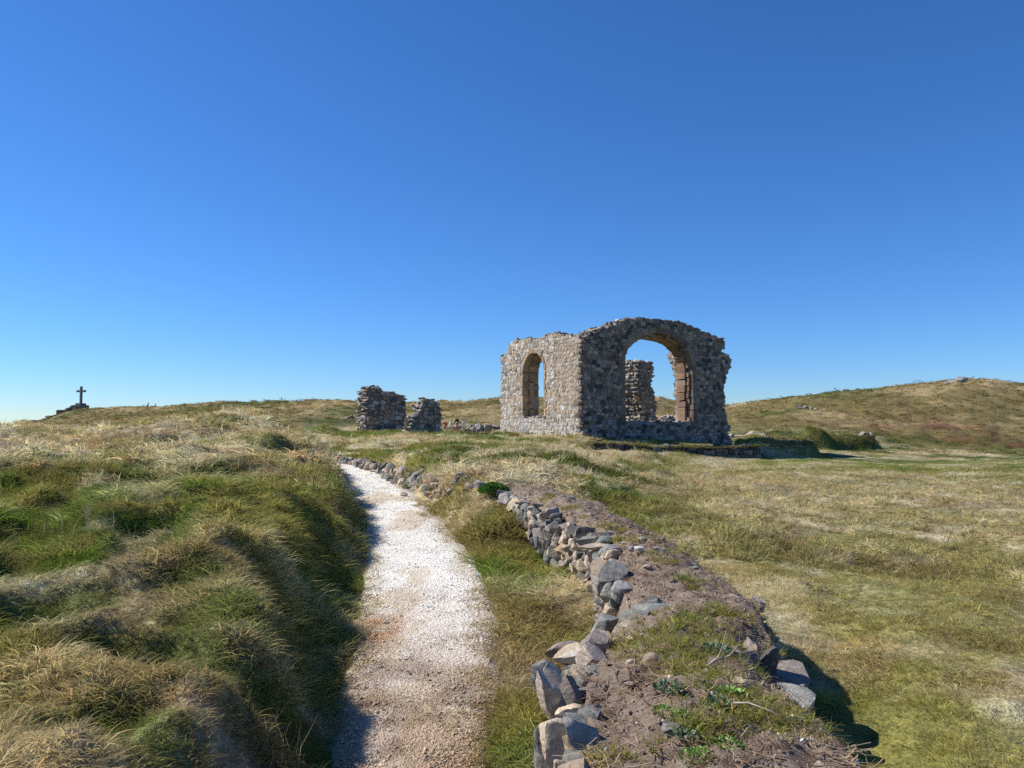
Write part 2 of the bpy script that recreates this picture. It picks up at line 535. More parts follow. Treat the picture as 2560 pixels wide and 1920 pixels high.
for _ in range(160):
    r = math.exp(tr.uniform(math.log(3), math.log(25)))
    th = tr.uniform(0.2, 0.75)
    TUS.append((r * math.sin(th), r * math.cos(th), tr.uniform(0.2, 0.5), tr.uniform(0.02, 0.09)))
PITS = []
for px, py, Y, rad, h in [(330, 1135, 5.9, 0.30, 0.22), (450, 1155, 5.7, 0.26, 0.2), (600, 1060, 8.9, 0.45, 0.32), (650, 975, 12.6, 0.5, 0.3), (40, 1140, 5.8, 0.35, 0.15), (180, 1270, 4.3, 0.25, 0.14), (50, 1320, 3.8, 0.28, 0.16),
                          (560, 1520, 3.0, 0.2, 0.12), (250, 1470, 3.0, 0.22, 0.13), (350, 955, 11.8, 0.55, 0.3), (120, 975, 10, 0.5, 0.2), (470, 1010, 9.2, 0.35, 0.2), (420, 1225, 4.7, 0.22, 0.14), (330, 1030, 8.4, 0.4, 0.2), (530, 1110, 6.8, 0.3, 0.2), (210, 1080, 7.0, 0.3, 0.15)]:
    x, y = _pp(px, py, Y)
    PITS.append((x, y, rad, h))
for _ in range(110):
    r = math.exp(tr.uniform(math.log(2.8), math.log(20)))
    th = tr.uniform(-0.72, -0.16)
    PITS.append((r * math.sin(th), r * math.cos(th), tr.uniform(0.12, 0.3) * (1 + r * 0.04), tr.uniform(0.06, 0.2)))
for _ in range(60):
    r = math.exp(tr.uniform(math.log(4), math.log(22)))
    th = tr.uniform(0.05, 0.7)
    PITS.append((r * math.sin(th), r * math.cos(th), tr.uniform(0.15, 0.3) * (1 + r * 0.03), tr.uniform(0.04, 0.10)))
def pit_z(x, y):
    z = np.zeros(x.shape)
    for (a, b, rad, h) in PITS:
        sel = np.nonzero((np.abs(x - a) < rad * 2.0) & (np.abs(y - b) < rad * 2.0))[0]
        if sel.size:
            d2 = ((x[sel] - a) ** 2 + (y[sel] - b) ** 2) / rad ** 2
            z[sel] = np.maximum(z[sel], 0.8 * h * np.exp(-d2 * d2))
    return z
def tus_z(x, y):
    z = np.zeros(x.shape)
    for (a, b, rad, h) in TUS:
        sel = np.nonzero((np.abs(x - a) < rad * 2.2) & (np.abs(y - b) < rad * 2.2))[0]
        if sel.size:
            d2 = ((x[sel] - a) ** 2 + (y[sel] - b) ** 2) / rad ** 2
            z[sel] = np.maximum(z[sel], 0.72 * h * np.exp(-d2 * d2 * 0.7))
    return z
def height(x, y, detail=True):
    x, y = np.asarray(x, float), np.asarray(y, float)
    z = base_z(x, y)
    r = np.hypot(x, y)
    s, k = path_s(x, y)
    for (x0, y0, x1, y1, h, w) in RIDGES:
        dx, dy = x1 - x0, y1 - y0
        t = np.clip(((x - x0) * dx + (y - y0) * dy) / (dx * dx + dy * dy), 0, 1)
        d = np.hypot(x - x0 - t * dx, y - y0 - t * dy) / w
        z = z + h * np.exp(-d ** 4) * (0.62 + 0.55 * fbm(x * 1.6, y * 1.6, 31, 3))
    if detail:
        mid = sst(30, 60, r)
        field = sst(0.3, 1.2, x - 0.12 * y) * (1 - mid)
        amp = lerp(0.30, 0.09, field) * (1 - mid)
        z = z + tus_z(x, y) - pit_z(x, y)
        z = z + amp * (fbm(x * 1.6, y * 1.6, 3, 4) - 0.5)
        z = z + 0.10 * (1 - mid) * (1 - 0.65 * field) * (fbm(x * 4.2, y * 4.2, 5, 3) - 0.5)
        z = z + mid * (0.70 * (fbm(x * 0.22, y * 0.22, 8, 4) - 0.5) + 0.62 * (fbm(x * 0.9, y * 0.9, 9, 3) - 0.5) - 0.22)
    z = z - 0.06 * (1 - sst(22, 34, r)) * sst(1.5, -0.5, x - 0.16 * y)        # the growth on top makes up this depth
    zp = path_level(y)
    hw = path_hw(y)
    z = z + np.interp(y, [0, 3.8, 4.8, 6.8, 8.2, 16, 19], [0.0, 0.0, 0.0, 0.0, 0.07, 0.07, 0.0]) * np.exp(-((s + hw + 0.75) / 0.38) ** 2) * (0.5 + fbm(x * 1.5, y * 1.5, 161, 2))
    z = z + 0.20 * sst(10.3, 11.5, y) * sst(21.5, 19.5, y) * np.exp(-((x - xface(y) - 0.30) / 0.32) ** 2)
    # left bank: steep, right verge: gentler
    wl, wr = np.interp(y, [0, 3, 4.3, 5.0, 7.0, 8.4, 24], [0.55, 0.58, 0.65, 1.05, 1.0, 0.62, 0.55]), np.interp(y, [0, 9, 12, 24], [0.5, 0.55, 0.5, 0.6])
    tl = sst(0.0, 1.0, (-s - hw) / wl)
    trr = sst(0.0, 1.0, (s - hw) / wr)
    t = np.where(s < 0, tl, trr)
    ins = np.abs(s) < 90
    z = np.where(ins, zp - 0.015 + (z - zp + 0.015) * t, z)
    return z

# ------------------------------------------------------------------ colours of the vegetation cover (tints of the growth, near left paled in place of sunlight)
STRAW = np.array([0.61, 0.495, 0.27])
PALE = np.array([0.75, 0.645, 0.42])
OLIVE = np.array([0.315, 0.30, 0.085])
GREEN = np.array([0.16, 0.235, 0.038])
DEEP = np.array([0.05, 0.10, 0.018])
BROWN = np.array([0.21, 0.135, 0.07])
BRACK = np.array([0.22, 0.105, 0.06])
def blob(x, y, c, rad):
    d = np.hypot(x - c[0], y - c[1]) / rad
    return np.exp(-d * d)
def cover(x, y):
    r = np.hypot(x, y)
    n1 = fbm(x * 0.55, y * 0.55, 41, 4)
    n2 = fbm(x * 1.9, y * 1.9, 57, 3)
    n3 = fbm(x * 0.12, y * 0.12, 71, 4)
    mix = n1 * 0.62 + n2 * 0.38
    far = sst(35, 60, r)
    mix = lerp(mix, fbm(x * 0.16, y * 0.16, 75, 5) * 0.7 + n1 * 0.3, far)
    g = sst(0.43, 0.585, mix)                              # 0 green .. 1 straw
    th = x / np.maximum(y, 0.5)
    # places: straw band across the field, green turf further back, green lower left bank
    band = np.exp(-((r - 17.5) / 6.0) ** 2) * sst(0.12, 0.3, th)
    fieldm = sst(0.14, 0.24, th) * sst(32, 24, r)
    g = lerp(g, 0.30 + 0.55 * mix * 1.3, 0.55 * fieldm)
    g = np.clip(g + 0.45 * band, 0, 1)
    turf = np.exp(-((r - 33) / 6.5) ** 2) * sst(0.2, 0.3, th)
    g = np.clip(g - 0.35 * turf, 0, 1)
    g = np.clip(g + 0.45 * np.exp(-((r - 13.5) / 3.0) ** 2) * sst(-0.2, -0.4, th), 0, 1)
    lush = sst(0.5, 0.66, fbm(x * 1.1 + 4, y * 1.1, 181, 3))
    g = np.clip(g + (0.6 - 1.1 * lush) * sst(5.8, 4.2, r) * sst(-0.2, -0.32, th), 0, 1)  # pale straw near left, raised further so colour supplies the sunlit brightness
    g = np.clip(g - 0.30 * np.exp(-((r - 7.5) / 2.2) ** 2) * sst(-0.1, -0.3, th), 0, 1)
    g = np.clip(g - 0.16 * sst(-0.1, -0.25, th) * sst(3.2, 4.5, r) * sst(13, 10, r), 0, 1)
    g = np.clip(g - 0.38 * sst(0.20, 0.30, th) * sst(0.62, 0.50, th) * sst(6.0, 4.5, r), 0, 1)      # lusher strip at the foot of the bank
    g = np.clip(g - 0.10 * fieldm, 0, 1)
    grn = np.where((n2 > 0.5)[..., None], GREEN, OLIVE)
    grn = lerp(grn, DEEP, (sst(0.55, 0.75, n3) * 0.7)[..., None])
    grn = lerp(grn, OLIVE, (0.6 * fieldm)[..., None])
    str_ = lerp(STRAW, PALE, sst(0.45, 0.7, n2)[..., None])
    c = lerp(grn, str_, g[..., None])
    c = lerp(c, BROWN, (0.35 * sst(0.58, 0.7, fbm(x * 0.9 + 9, y * 0.9, 91, 3)))[..., None])
    # hillsides: duller, matted
    hill = lerp(np.array([0.23, 0.185, 0.075]), np.array([0.40, 0.31, 0.155]), g[..., None])
    hill = lerp(hill, np.array([0.105, 0.125, 0.035]), (0.75 * sst(0.54, 0.66, fbm(x * 0.09 + 3, y * 0.09, 113, 4)))[..., None])
    c = lerp(c, hill, far[..., None])
    pz = pit_z(np.ravel(x), np.ravel(y)).reshape(np.shape(x))
    c = lerp(c, GREEN * 0.8, (0.75 * sst(0.03, 0.12, pz))[..., None])      # lusher growth down in the hollows
    b = np.zeros(x.shape)
    for px, py, Y, rad in [(1960, 905, 57, 4.5), (2030, 915, 55, 4.0), (1890, 908, 55, 3.0), (2110, 945, 47, 4.0), (2190, 950, 46.5, 3.5), (2060, 945, 47, 3)]:
        b = np.maximum(b, blob(x, y, P2(px, py, Y), rad))
    b *= sst(0.35, 0.6, fbm(x * 0.5, y * 0.5, 131, 4))
    c = lerp(c, BRACK, (0.85 * b)[..., None])
    gp = np.zeros(x.shape)
    for px, py, Y, rad in [(740, 890, 72, 6), (690, 905, 60, 5), (215, 893, 140, 9), (760, 915, 50, 4)]:
        gp = np.maximum(gp, blob(x, y, P2(px, py, Y), rad))
    c = lerp(c, np.array([0.07, 0.10, 0.03]), (0.7 * gp)[..., None])
    rockg = blob(x, y, P2(130, 895, 156), 9.0) * sst(0.4, 0.6, fbm(x * 0.4, y * 0.4, 141, 3))
    c = lerp(c, np.array([0.12, 0.11, 0.09]), (0.8 * rockg)[..., None])
    return c, g

# ------------------------------------------------------------------ ground sheet (polar: fine in front, coarse behind)
ths = np.concatenate([np.linspace(-R(44), R(44), 480), np.linspace(R(44), R(316), 92)[1:-1]])
rs = np.concatenate([[0.02, 0.3, 0.7, 1.1], np.exp(np.linspace(math.log(1.5), math.log(170), 400)), np.exp(np.linspace(math.log(180), math.log(3000), 26))])
RR, TT = np.meshgrid(rs, ths, indexing='ij')
GX, GY = RR * np.sin(TT), RR * np.cos(TT)
gz = height(GX.ravel(), GY.ravel())
gc, gg = cover(GX.ravel(), GY.ravel())
gc = gc * (0.75 + 0.2 * sst(45, 90, RR.ravel()))[:, None]
g_me = grid_mesh('ground', np.stack([GX.ravel(), GY.ravel(), gz], 1).reshape(*RR.shape, 3), M_GROUND, gc, wrap=True)
ground = link(bpy.data.objects.new('ground', g_me))
tag(ground, kind='structure')

# sea round the headland
m, nt, out = new_mat('sea_water')
nz = noise_tex(nt, 0.3, 4, 0.6, wcoord(nt))
principled(nt, out, (0.03, 0.07, 0.09), 0.15, bump(nt, nz.outputs[0], 0.3, 0.2), 0.5)
a_ = np.linspace(0, 2 * math.pi, 65)[:-1]
rr_ = np.array([150.0, 600, 2500, 6500])
S = np.stack([np.outer(rr_, np.sin(a_)), np.outer(rr_, np.cos(a_)), np.full((4, 64), -7.0)], -1)
sea = link(bpy.data.objects.new('sea', grid_mesh('sea', S, m, None, wrap=True)))
tag(sea, kind='structure')

# ------------------------------------------------------------------ path sheet
pl = resample(PC, 0.05)
pt = np.gradient(pl, axis=0)
pt /= np.hypot(pt[:, 0], pt[:, 1])[:, None]
nrm = np.stack([pt[:, 1], -pt[:, 0]], 1)
cs = np.linspace(-1, 1, 33)
hwv = path_hw(pl[:, 1])
ew = 1.12 + 0.45 * (fbm(pl[:, 1] * 1.7, pl[:, 0] * 0 + 3.3, 201, 4) - 0.5)
X = pl[:, 0, None] + nrm[:, 0, None] * cs[None] * (hwv * ew)[:, None]
Y = pl[:, 1, None] + nrm[:, 1, None] * cs[None] * (hwv * ew)[:, None]
Z = path_level(Y) + 0.006 + 0.02 * (1 - cs[None] ** 2) * 0.4 - 0.05 * np.clip(np.abs(cs[None]) - 0.86, 0, 1) / 0.14 * 0.6 + 0.012 * (fbm(X * 6, Y * 6, 211, 3) - 0.5)
def path_col(x, y, s, hw):
    """white crushed shell, browner and sandier near the viewer, one rusty patch on the left"""
    n = fbm(x * 1.3, y * 1.3, 221, 4)
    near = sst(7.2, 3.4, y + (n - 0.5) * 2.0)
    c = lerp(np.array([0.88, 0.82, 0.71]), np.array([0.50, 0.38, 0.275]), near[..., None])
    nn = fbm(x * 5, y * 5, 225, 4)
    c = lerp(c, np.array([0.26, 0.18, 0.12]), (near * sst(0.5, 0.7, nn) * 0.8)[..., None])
    dirt = sst(0.52, 0.68, fbm(x * 2.2 + 5, y * 1.1, 227, 4))
    c = lerp(c, c * np.array([0.74, 0.66, 0.54]), (0.8 * dirt)[..., None])
    p = P2(808, 1335, 5.75)
    d = np.hypot((x - p[0]) / 0.36, (y - p[1]) / 0.62) + (nn - 0.5) * 1.1
    rust = sst(1.0, 0.25, d)
    c = lerp(c, np.array([0.46, 0.22, 0.09]), (0.75 * rust * sst(0.25, 0.6, fbm(x * 14, y * 14, 229, 3)))[..., None])
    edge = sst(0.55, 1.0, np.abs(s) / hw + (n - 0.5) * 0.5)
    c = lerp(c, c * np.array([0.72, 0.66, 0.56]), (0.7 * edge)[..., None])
    return c
SS = cs[None] * (hwv * ew)[:, None]
pc = path_col(X, Y, SS, hwv[:, None])
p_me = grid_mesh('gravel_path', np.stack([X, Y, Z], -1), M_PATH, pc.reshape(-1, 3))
path = link(bpy.data.objects.new('gravel_path', p_me))
tag(path, kind='structure')

# ------------------------------------------------------------------ instanced cover (points with colour, turn and size; one object per growth)
def scatter(name, protos, pos, rot, scl, col, idx, mat=None):
    me = bpy.data.meshes.new(name)
    n = len(pos)
    me.vertices.add(n)
    me.vertices.foreach_set('co', np.asarray(pos, np.float32).ravel())
    a = me.attributes.new('rot', 'FLOAT_VECTOR', 'POINT'); a.data.foreach_set('vector', np.asarray(rot, np.float32).ravel())
    a = me.attributes.new('scl', 'FLOAT_VECTOR', 'POINT')
    scl = np.asarray(scl, np.float32)
    if scl.ndim == 1:
        scl = np.repeat(scl[:, None], 3, 1)
    a.data.foreach_set('vector', scl.ravel())
    set_col(me, 'col', col)
    a = me.attributes.new('idx', 'INT', 'POINT'); a.data.foreach_set('value', np.asarray(idx, np.int32))
    o = link(bpy.data.objects.new(name, me))
    ng = bpy.data.node_groups.new(name + '_scatter', 'GeometryNodeTree')
    ng.interface.new_socket('Geometry', in_out='INPUT', socket_type='NodeSocketGeometry')
    ng.interface.new_socket('Geometry', in_out='OUTPUT', socket_type='NodeSocketGeometry')
    gi, go = ng.nodes.new('NodeGroupInput'), ng.nodes.new('NodeGroupOutput')
    ip = ng.nodes.new('GeometryNodeInstanceOnPoints')
    jn = ng.nodes.new('GeometryNodeJoinGeometry')
    for p in protos:
        oi = ng.nodes.new('GeometryNodeObjectInfo')
        oi.inputs['Object'].default_value = p
        oi.inputs['As Instance'].default_value = True
        ng.links.new(oi.outputs['Geometry'], jn.inputs[0])
    def na(nm, ty):
        q = ng.nodes.new('GeometryNodeInputNamedAttribute')
        q.data_type = ty
        q.inputs['Name'].default_value = nm
        return q.outputs[0]
    e2r = ng.nodes.new('FunctionNodeEulerToRotation')
    ng.links.new(na('rot', 'FLOAT_VECTOR'), e2r.inputs[0])
    ng.links.new(gi.outputs[0], ip.inputs['Points'])
    ng.links.new(jn.outputs[0], ip.inputs['Instance'])
    ip.inputs['Pick Instance'].default_value = True
    ng.links.new(na('idx', 'INT'), ip.inputs['Instance Index'])
    ng.links.new(e2r.outputs[0], ip.inputs['Rotation'])
    ng.links.new(na('scl', 'FLOAT_VECTOR'), ip.inputs['Scale'])
    ng.links.new(ip.outputs[0], go.inputs[0])
    md = o.modifiers.new('scatter', 'NODES')
    md.node_group = ng
    return o
def tuft(name, seed, n, rad, length, width, lean=0.5, droop=1.0, bias=0.35, seg=4):
    """a tuft of tapering, bending blades"""
    q = np.random.default_rng(seed)
    V, F, tip, rnd = [], [], [], []
    for b in range(n):
        a = q.uniform(0, 2 * math.pi)
        rr = rad * math.sqrt(q.uniform(0, 1))
        base = np.array([rr * math.cos(a), rr * math.sin(a), -0.01])
        ha = a + q.normal(0, 0.9)
        h = np.array([math.cos(ha), math.sin(ha)]) * q.uniform(0.2, 1.0) * lean + np.array([bias, -bias * 0.25])
        L = length * q.uniform(0.5, 1.15)
        w = width * (q.uniform(0.5, 1.2) if q.uniform() < 0.8 else q.uniform(1.3, 2.1))
        d = np.array([h[0], h[1], 1.0])
        d /= np.linalg.norm(d)
        p = base.copy()
        side = np.cross(d, np.array([math.cos(ha + 1.3), math.sin(ha + 1.3), 0.2]))
        side /= np.linalg.norm(side) + 1e-9
        i0 = len(V)
        rv = q.uniform()
        curl = droop * q.uniform(0.4, 1.4)
        for k in range(seg + 1):
            t = k / seg
            ww = w * (1 - t ** 1.6) + 0.0004
            V.append(p - side * ww * 0.5)
            V.append(p + side * ww * 0.5)
            tip += [t, t]
            rnd += [rv, rv]
            if k:
                j = i0 + 2 * k
                F.append((j - 2, j - 1, j + 1, j))
            d = d + np.array([h[0], h[1], -0.9]) * curl / seg * (0.35 + t) + q.normal(0, 0.22, 3) * np.array([1, 1, 0.6])
            d /= np.linalg.norm(d)
            p = p + d * L / seg
    me = mesh_np(name, V, F, M_GRASS, True, None, {'tip': np.array(tip), 'rnd': np.array(rnd)})
    return bpy.data.objects.new(name, me)          # kept out of the scene: it only lends its mesh to the scatter

NEAR = [tuft('blade_tuft_curly', 1, 22, 0.06, 0.085, 0.0052, 1.4, 2.6, 0.10), tuft('blade_tuft_curly', 2, 22, 0.07, 0.105, 0.0050, 1.3, 3.2, 0.15),
        tuft('blade_tuft_curly', 3, 20, 0.06, 0.075, 0.0056, 1.6, 2.8, 0.05), tuft('blade_tuft_green', 4, 24, 0.055, 0.085, 0.0050, 0.9, 1.1, 0.15),
        tuft('blade_tuft_matted', 5, 22, 0.09, 0.11, 0.0054, 2.4, 3.0, 0.6), tuft('blade_tuft_short', 6, 30, 0.07, 0.055, 0.0042, 1.0, 1.0, 0.15),
        tuft('blade_tuft_tall', 7, 14, 0.05, 0.19, 0.0046, 0.8, 2.0, 0.4)]
MID = [tuft('blade_clump_long', 11, 26, 0.13, 0.15, 0.0105, 1.1, 2.2, 0.3, 3), tuft('blade_clump_long', 12, 26, 0.14, 0.17, 0.0105, 1.2, 2.6, 0.4, 3),
       tuft('blade_clump_green', 13, 26, 0.12, 0.14, 0.010, 0.8, 1.0, 0.3, 3), tuft('blade_clump_matted', 14, 26, 0.17, 0.18, 0.0105, 1.8, 2.8, 0.8, 3),
       tuft('blade_clump_short', 15, 30, 0.16, 0.08, 0.009, 0.9, 1.0, 0.3, 2)]
FAR = [tuft('blade_mass', 21, 34, 0.45, 0.34, 0.036, 0.9, 1.8, 0.7, 2), tuft('blade_mass', 22, 34, 0.5, 0.30, 0.038, 1.0, 2.2, 0.9, 2)]

def sample_polar(n, r0, r1, t0, t1, power=1.0, seed=0):
    """n points between r0 and r1, density falling with distance as r**(power-2)"""
    q = np.random.default_rng(seed)
    u = q.uniform(size=n)
    if abs(power) < 1e-6:
        r = r0 * (r1 / r0) ** u
    else:
        r = (r0 ** power + u * (r1 ** power - r0 ** power)) ** (1 / power)
    t = q.uniform(t0, t1, n)
    return r * np.sin(t), r * np.cos(t), q
def slope_tilt(x, y, z):
    e = 0.12
    zx = (height(x + e, y) - z) / e
    zy = (height(x, y + e) - z) / e
    return np.clip(zx, -1.2, 1.2), np.clip(zy, -1.2, 1.2)
EXCL = []          # walls' footprints: (x0,y0,ax,ay,length,inx,iny,thickness)
def in_excl(x, y, pad=0.0):
    m = np.zeros(x.shape, bool)
    for (x0, y0, ax, ay, L, bx, by, t) in EXCL:
        s = (x - x0) * ax + (y - y0) * ay
        d = (x - x0) * bx + (y - y0) * by
        m |= (s > -pad) & (s < L + pad) & (d > -pad) & (d < t + pad)
    return m
# ------------------------------------------------------------------ masonry
def inside(poly, s, h):
    c = False
    n = len(poly)
    j = n - 1
    for i in range(n):
        xi, yi = poly[i]
        xj, yj = poly[j]
        if (yi > h) != (yj > h) and s < (xj - xi) * (h - yi) / (yj - yi + 1e-12) + xi:
            c = not c
        j = i
    return c
def clip(poly, nx, ny, d):
    o = []
    n = len(poly)
    for i in range(n):
        p, q = poly[i], poly[(i + 1) % n]
        a, b = p[0] * nx + p[1] * ny - d, q[0] * nx + q[1] * ny - d
        if a <= 0:
            o.append(p)
        if a * b < 0:
            t = a / (a - b)
            o.append((p[0] + (q[0] - p[0]) * t, p[1] + (q[1] - p[1]) * t))
    return o
def rubble_cells(s0, s1, h0, h1, size, q, flat=1.45):
    """irregular coursed rubble: cells of a jittered, staggered grid"""
    seeds = []
    h, row = h0 - size, 0
    while h < h1 + size:
        rh = size / flat * 1.15 * q.uniform(0.75, 1.3)
        s = s0 - size + q.uniform(0, size)
        while s < s1 + size:
            w = size * q.uniform(0.5, 1.75)
            if q.uniform() < 0.12:
                seeds.append((s + w * 0.5, h + rh * 0.25)); seeds.append((s + w * 0.5, h + rh * 0.8))
            else:
                seeds.append((s + w * 0.5 + q.normal(0, 0.04) * size, h + rh * 0.5 + q.normal(0, 0.14) * rh))
            s += w
        h += rh
    sd_ = np.array(seeds)
    sc = sd_ * np.array([1.0, flat])
    cells = []
    for i in range(len(sd_)):
        d = ((sc - sc[i]) ** 2).sum(1)
        nb = np.argsort(d)[1:15]
        m = size * 1.6
        poly = [(sc[i, 0] - m, sc[i, 1] - m), (sc[i, 0] + m, sc[i, 1] - m), (sc[i, 0] + m, sc[i, 1] + m), (sc[i, 0] - m, sc[i, 1] + m)]
        for j in nb:
            n = sc[j] - sc[i]
            L = math.hypot(*n) + 1e-9
            n = n / L
            poly = clip(poly, n[0], n[1], n @ (sc[i] + sc[j]) / 2)
            if len(poly) < 3:
                break
        if len(poly) >= 3:
            cells.append([(p[0], p[1] / flat) for p in poly])
    return cells
def block_from_poly(poly, q, joint, proud, deep):
    """one stone: rounded prism over a cell; returns verts (s,h,out) and faces"""
    P = np.array(poly)
    c = P.mean(0)
    # drop short edges
    keep = [i for i in range(len(P)) if np.hypot(*(P[i] - P[i - 1])) > 0.02]
    P = P[keep] if len(keep) >= 3 else P
    n = len(P)
    rad = np.hypot(*(P - c).T).mean()
    k1 = max(0.5, 1 - joint / rad)
    tilt = q.normal(0, min(0.10, proud * 3.0), 2)
    V, F = [], []
    for kk, dep in ((k1 * 0.97, -deep), (k1, proud * 0.35), (k1 * 0.86, proud)):
        for p in P:
            v = c + (p - c) * kk * (1 + q.normal(0, 0.025))
            o = dep + ((v - c) @ tilt if dep > 0 else 0) + q.normal(0, 0.006) * (dep > 0)
            V.append((v[0], v[1], o))
    V.append((c[0], c[1], proud * 1.12))
    for r_ in range(2):
        for i in range(n):
            j = (i + 1) % n
            F.append((r_ * n + i, r_ * n + j, (r_ + 1) * n + j, (r_ + 1) * n + i))
    for i in range(n):
        F.append((2 * n + i, 2 * n + (i + 1) % n, 3 * n))
    return np.array(V), F, c
_ICO = {}
def ico(sub):
    if sub not in _ICO:
        import bmesh
        bm = bmesh.new()
        bmesh.ops.create_icosphere(bm, subdivisions=sub, radius=1.0)
        _ICO[sub] = (np.array([v.co[:] for v in bm.verts]), [tuple(v.index for v in f.verts) for f in bm.faces])
        bm.free()
    return _ICO[sub]
def noise3(P, f, seed):
    return (fbm(P[:, 0] * f + P[:, 2] * f * 0.7 + 7, P[:, 1] * f - P[:, 2] * f * 0.6 + 3, seed, 3) + fbm(P[:, 2] * f + 11, P[:, 0] * f * 0.8 + P[:, 1] * f * 0.5, seed + 5, 3)) / 2 - 0.5
def rock(q, dims, sub=2, cuts=9, rough=0.10, boxy=0.0):
    """angular stone: a ball cut by planes, then roughened"""
    V, F = ico(sub)
    V = V.copy()
    if boxy:
        m = np.abs(V).max(1)[:, None]
        V = lerp(V, V / m * 0.82, boxy)
    for _ in range(cuts):
        n = q.normal(size=3)
        n /= np.linalg.norm(n)
        d = q.uniform(0.38, 0.80)
        e = V @ n - d
        V -= np.clip(e, 0, None)[:, None] * n[None]
    V *= (1 + rough * 2.0 * noise3(V, 1.6, int(q.integers(1000))) + rough * 1.4 * noise3(V, 4.5, int(q.integers(1000))))[:, None]
    lo, hi = V.min(0), V.max(0)
    V = (V - (lo + hi) / 2) / (hi - lo)
    return V * np.array(dims), F

GREYS = [(0.27, 0.235, 0.20), (0.33, 0.28, 0.225), (0.22, 0.20, 0.18), (0.38, 0.33, 0.27), (0.13, 0.125, 0.125), (0.31, 0.245, 0.19), (0.44, 0.41, 0.37), (0.17, 0.165, 0.16), (0.36, 0.29, 0.21)]
DARKS = [(0.125, 0.105, 0.085), (0.16, 0.135, 0.105), (0.085, 0.08, 0.075), (0.18, 0.15, 0.115), (0.06, 0.06, 0.062), (0.20, 0.17, 0.135), (0.23, 0.205, 0.18)]  # dark slaty stone, with some of the gable's shade put into the colour
def pick(q, pal, j=0.12):
    c = np.array(pal[int(q.integers(len(pal)))])
    return np.clip(c * (1 + q.normal(0, j)), 0.02, 0.8)

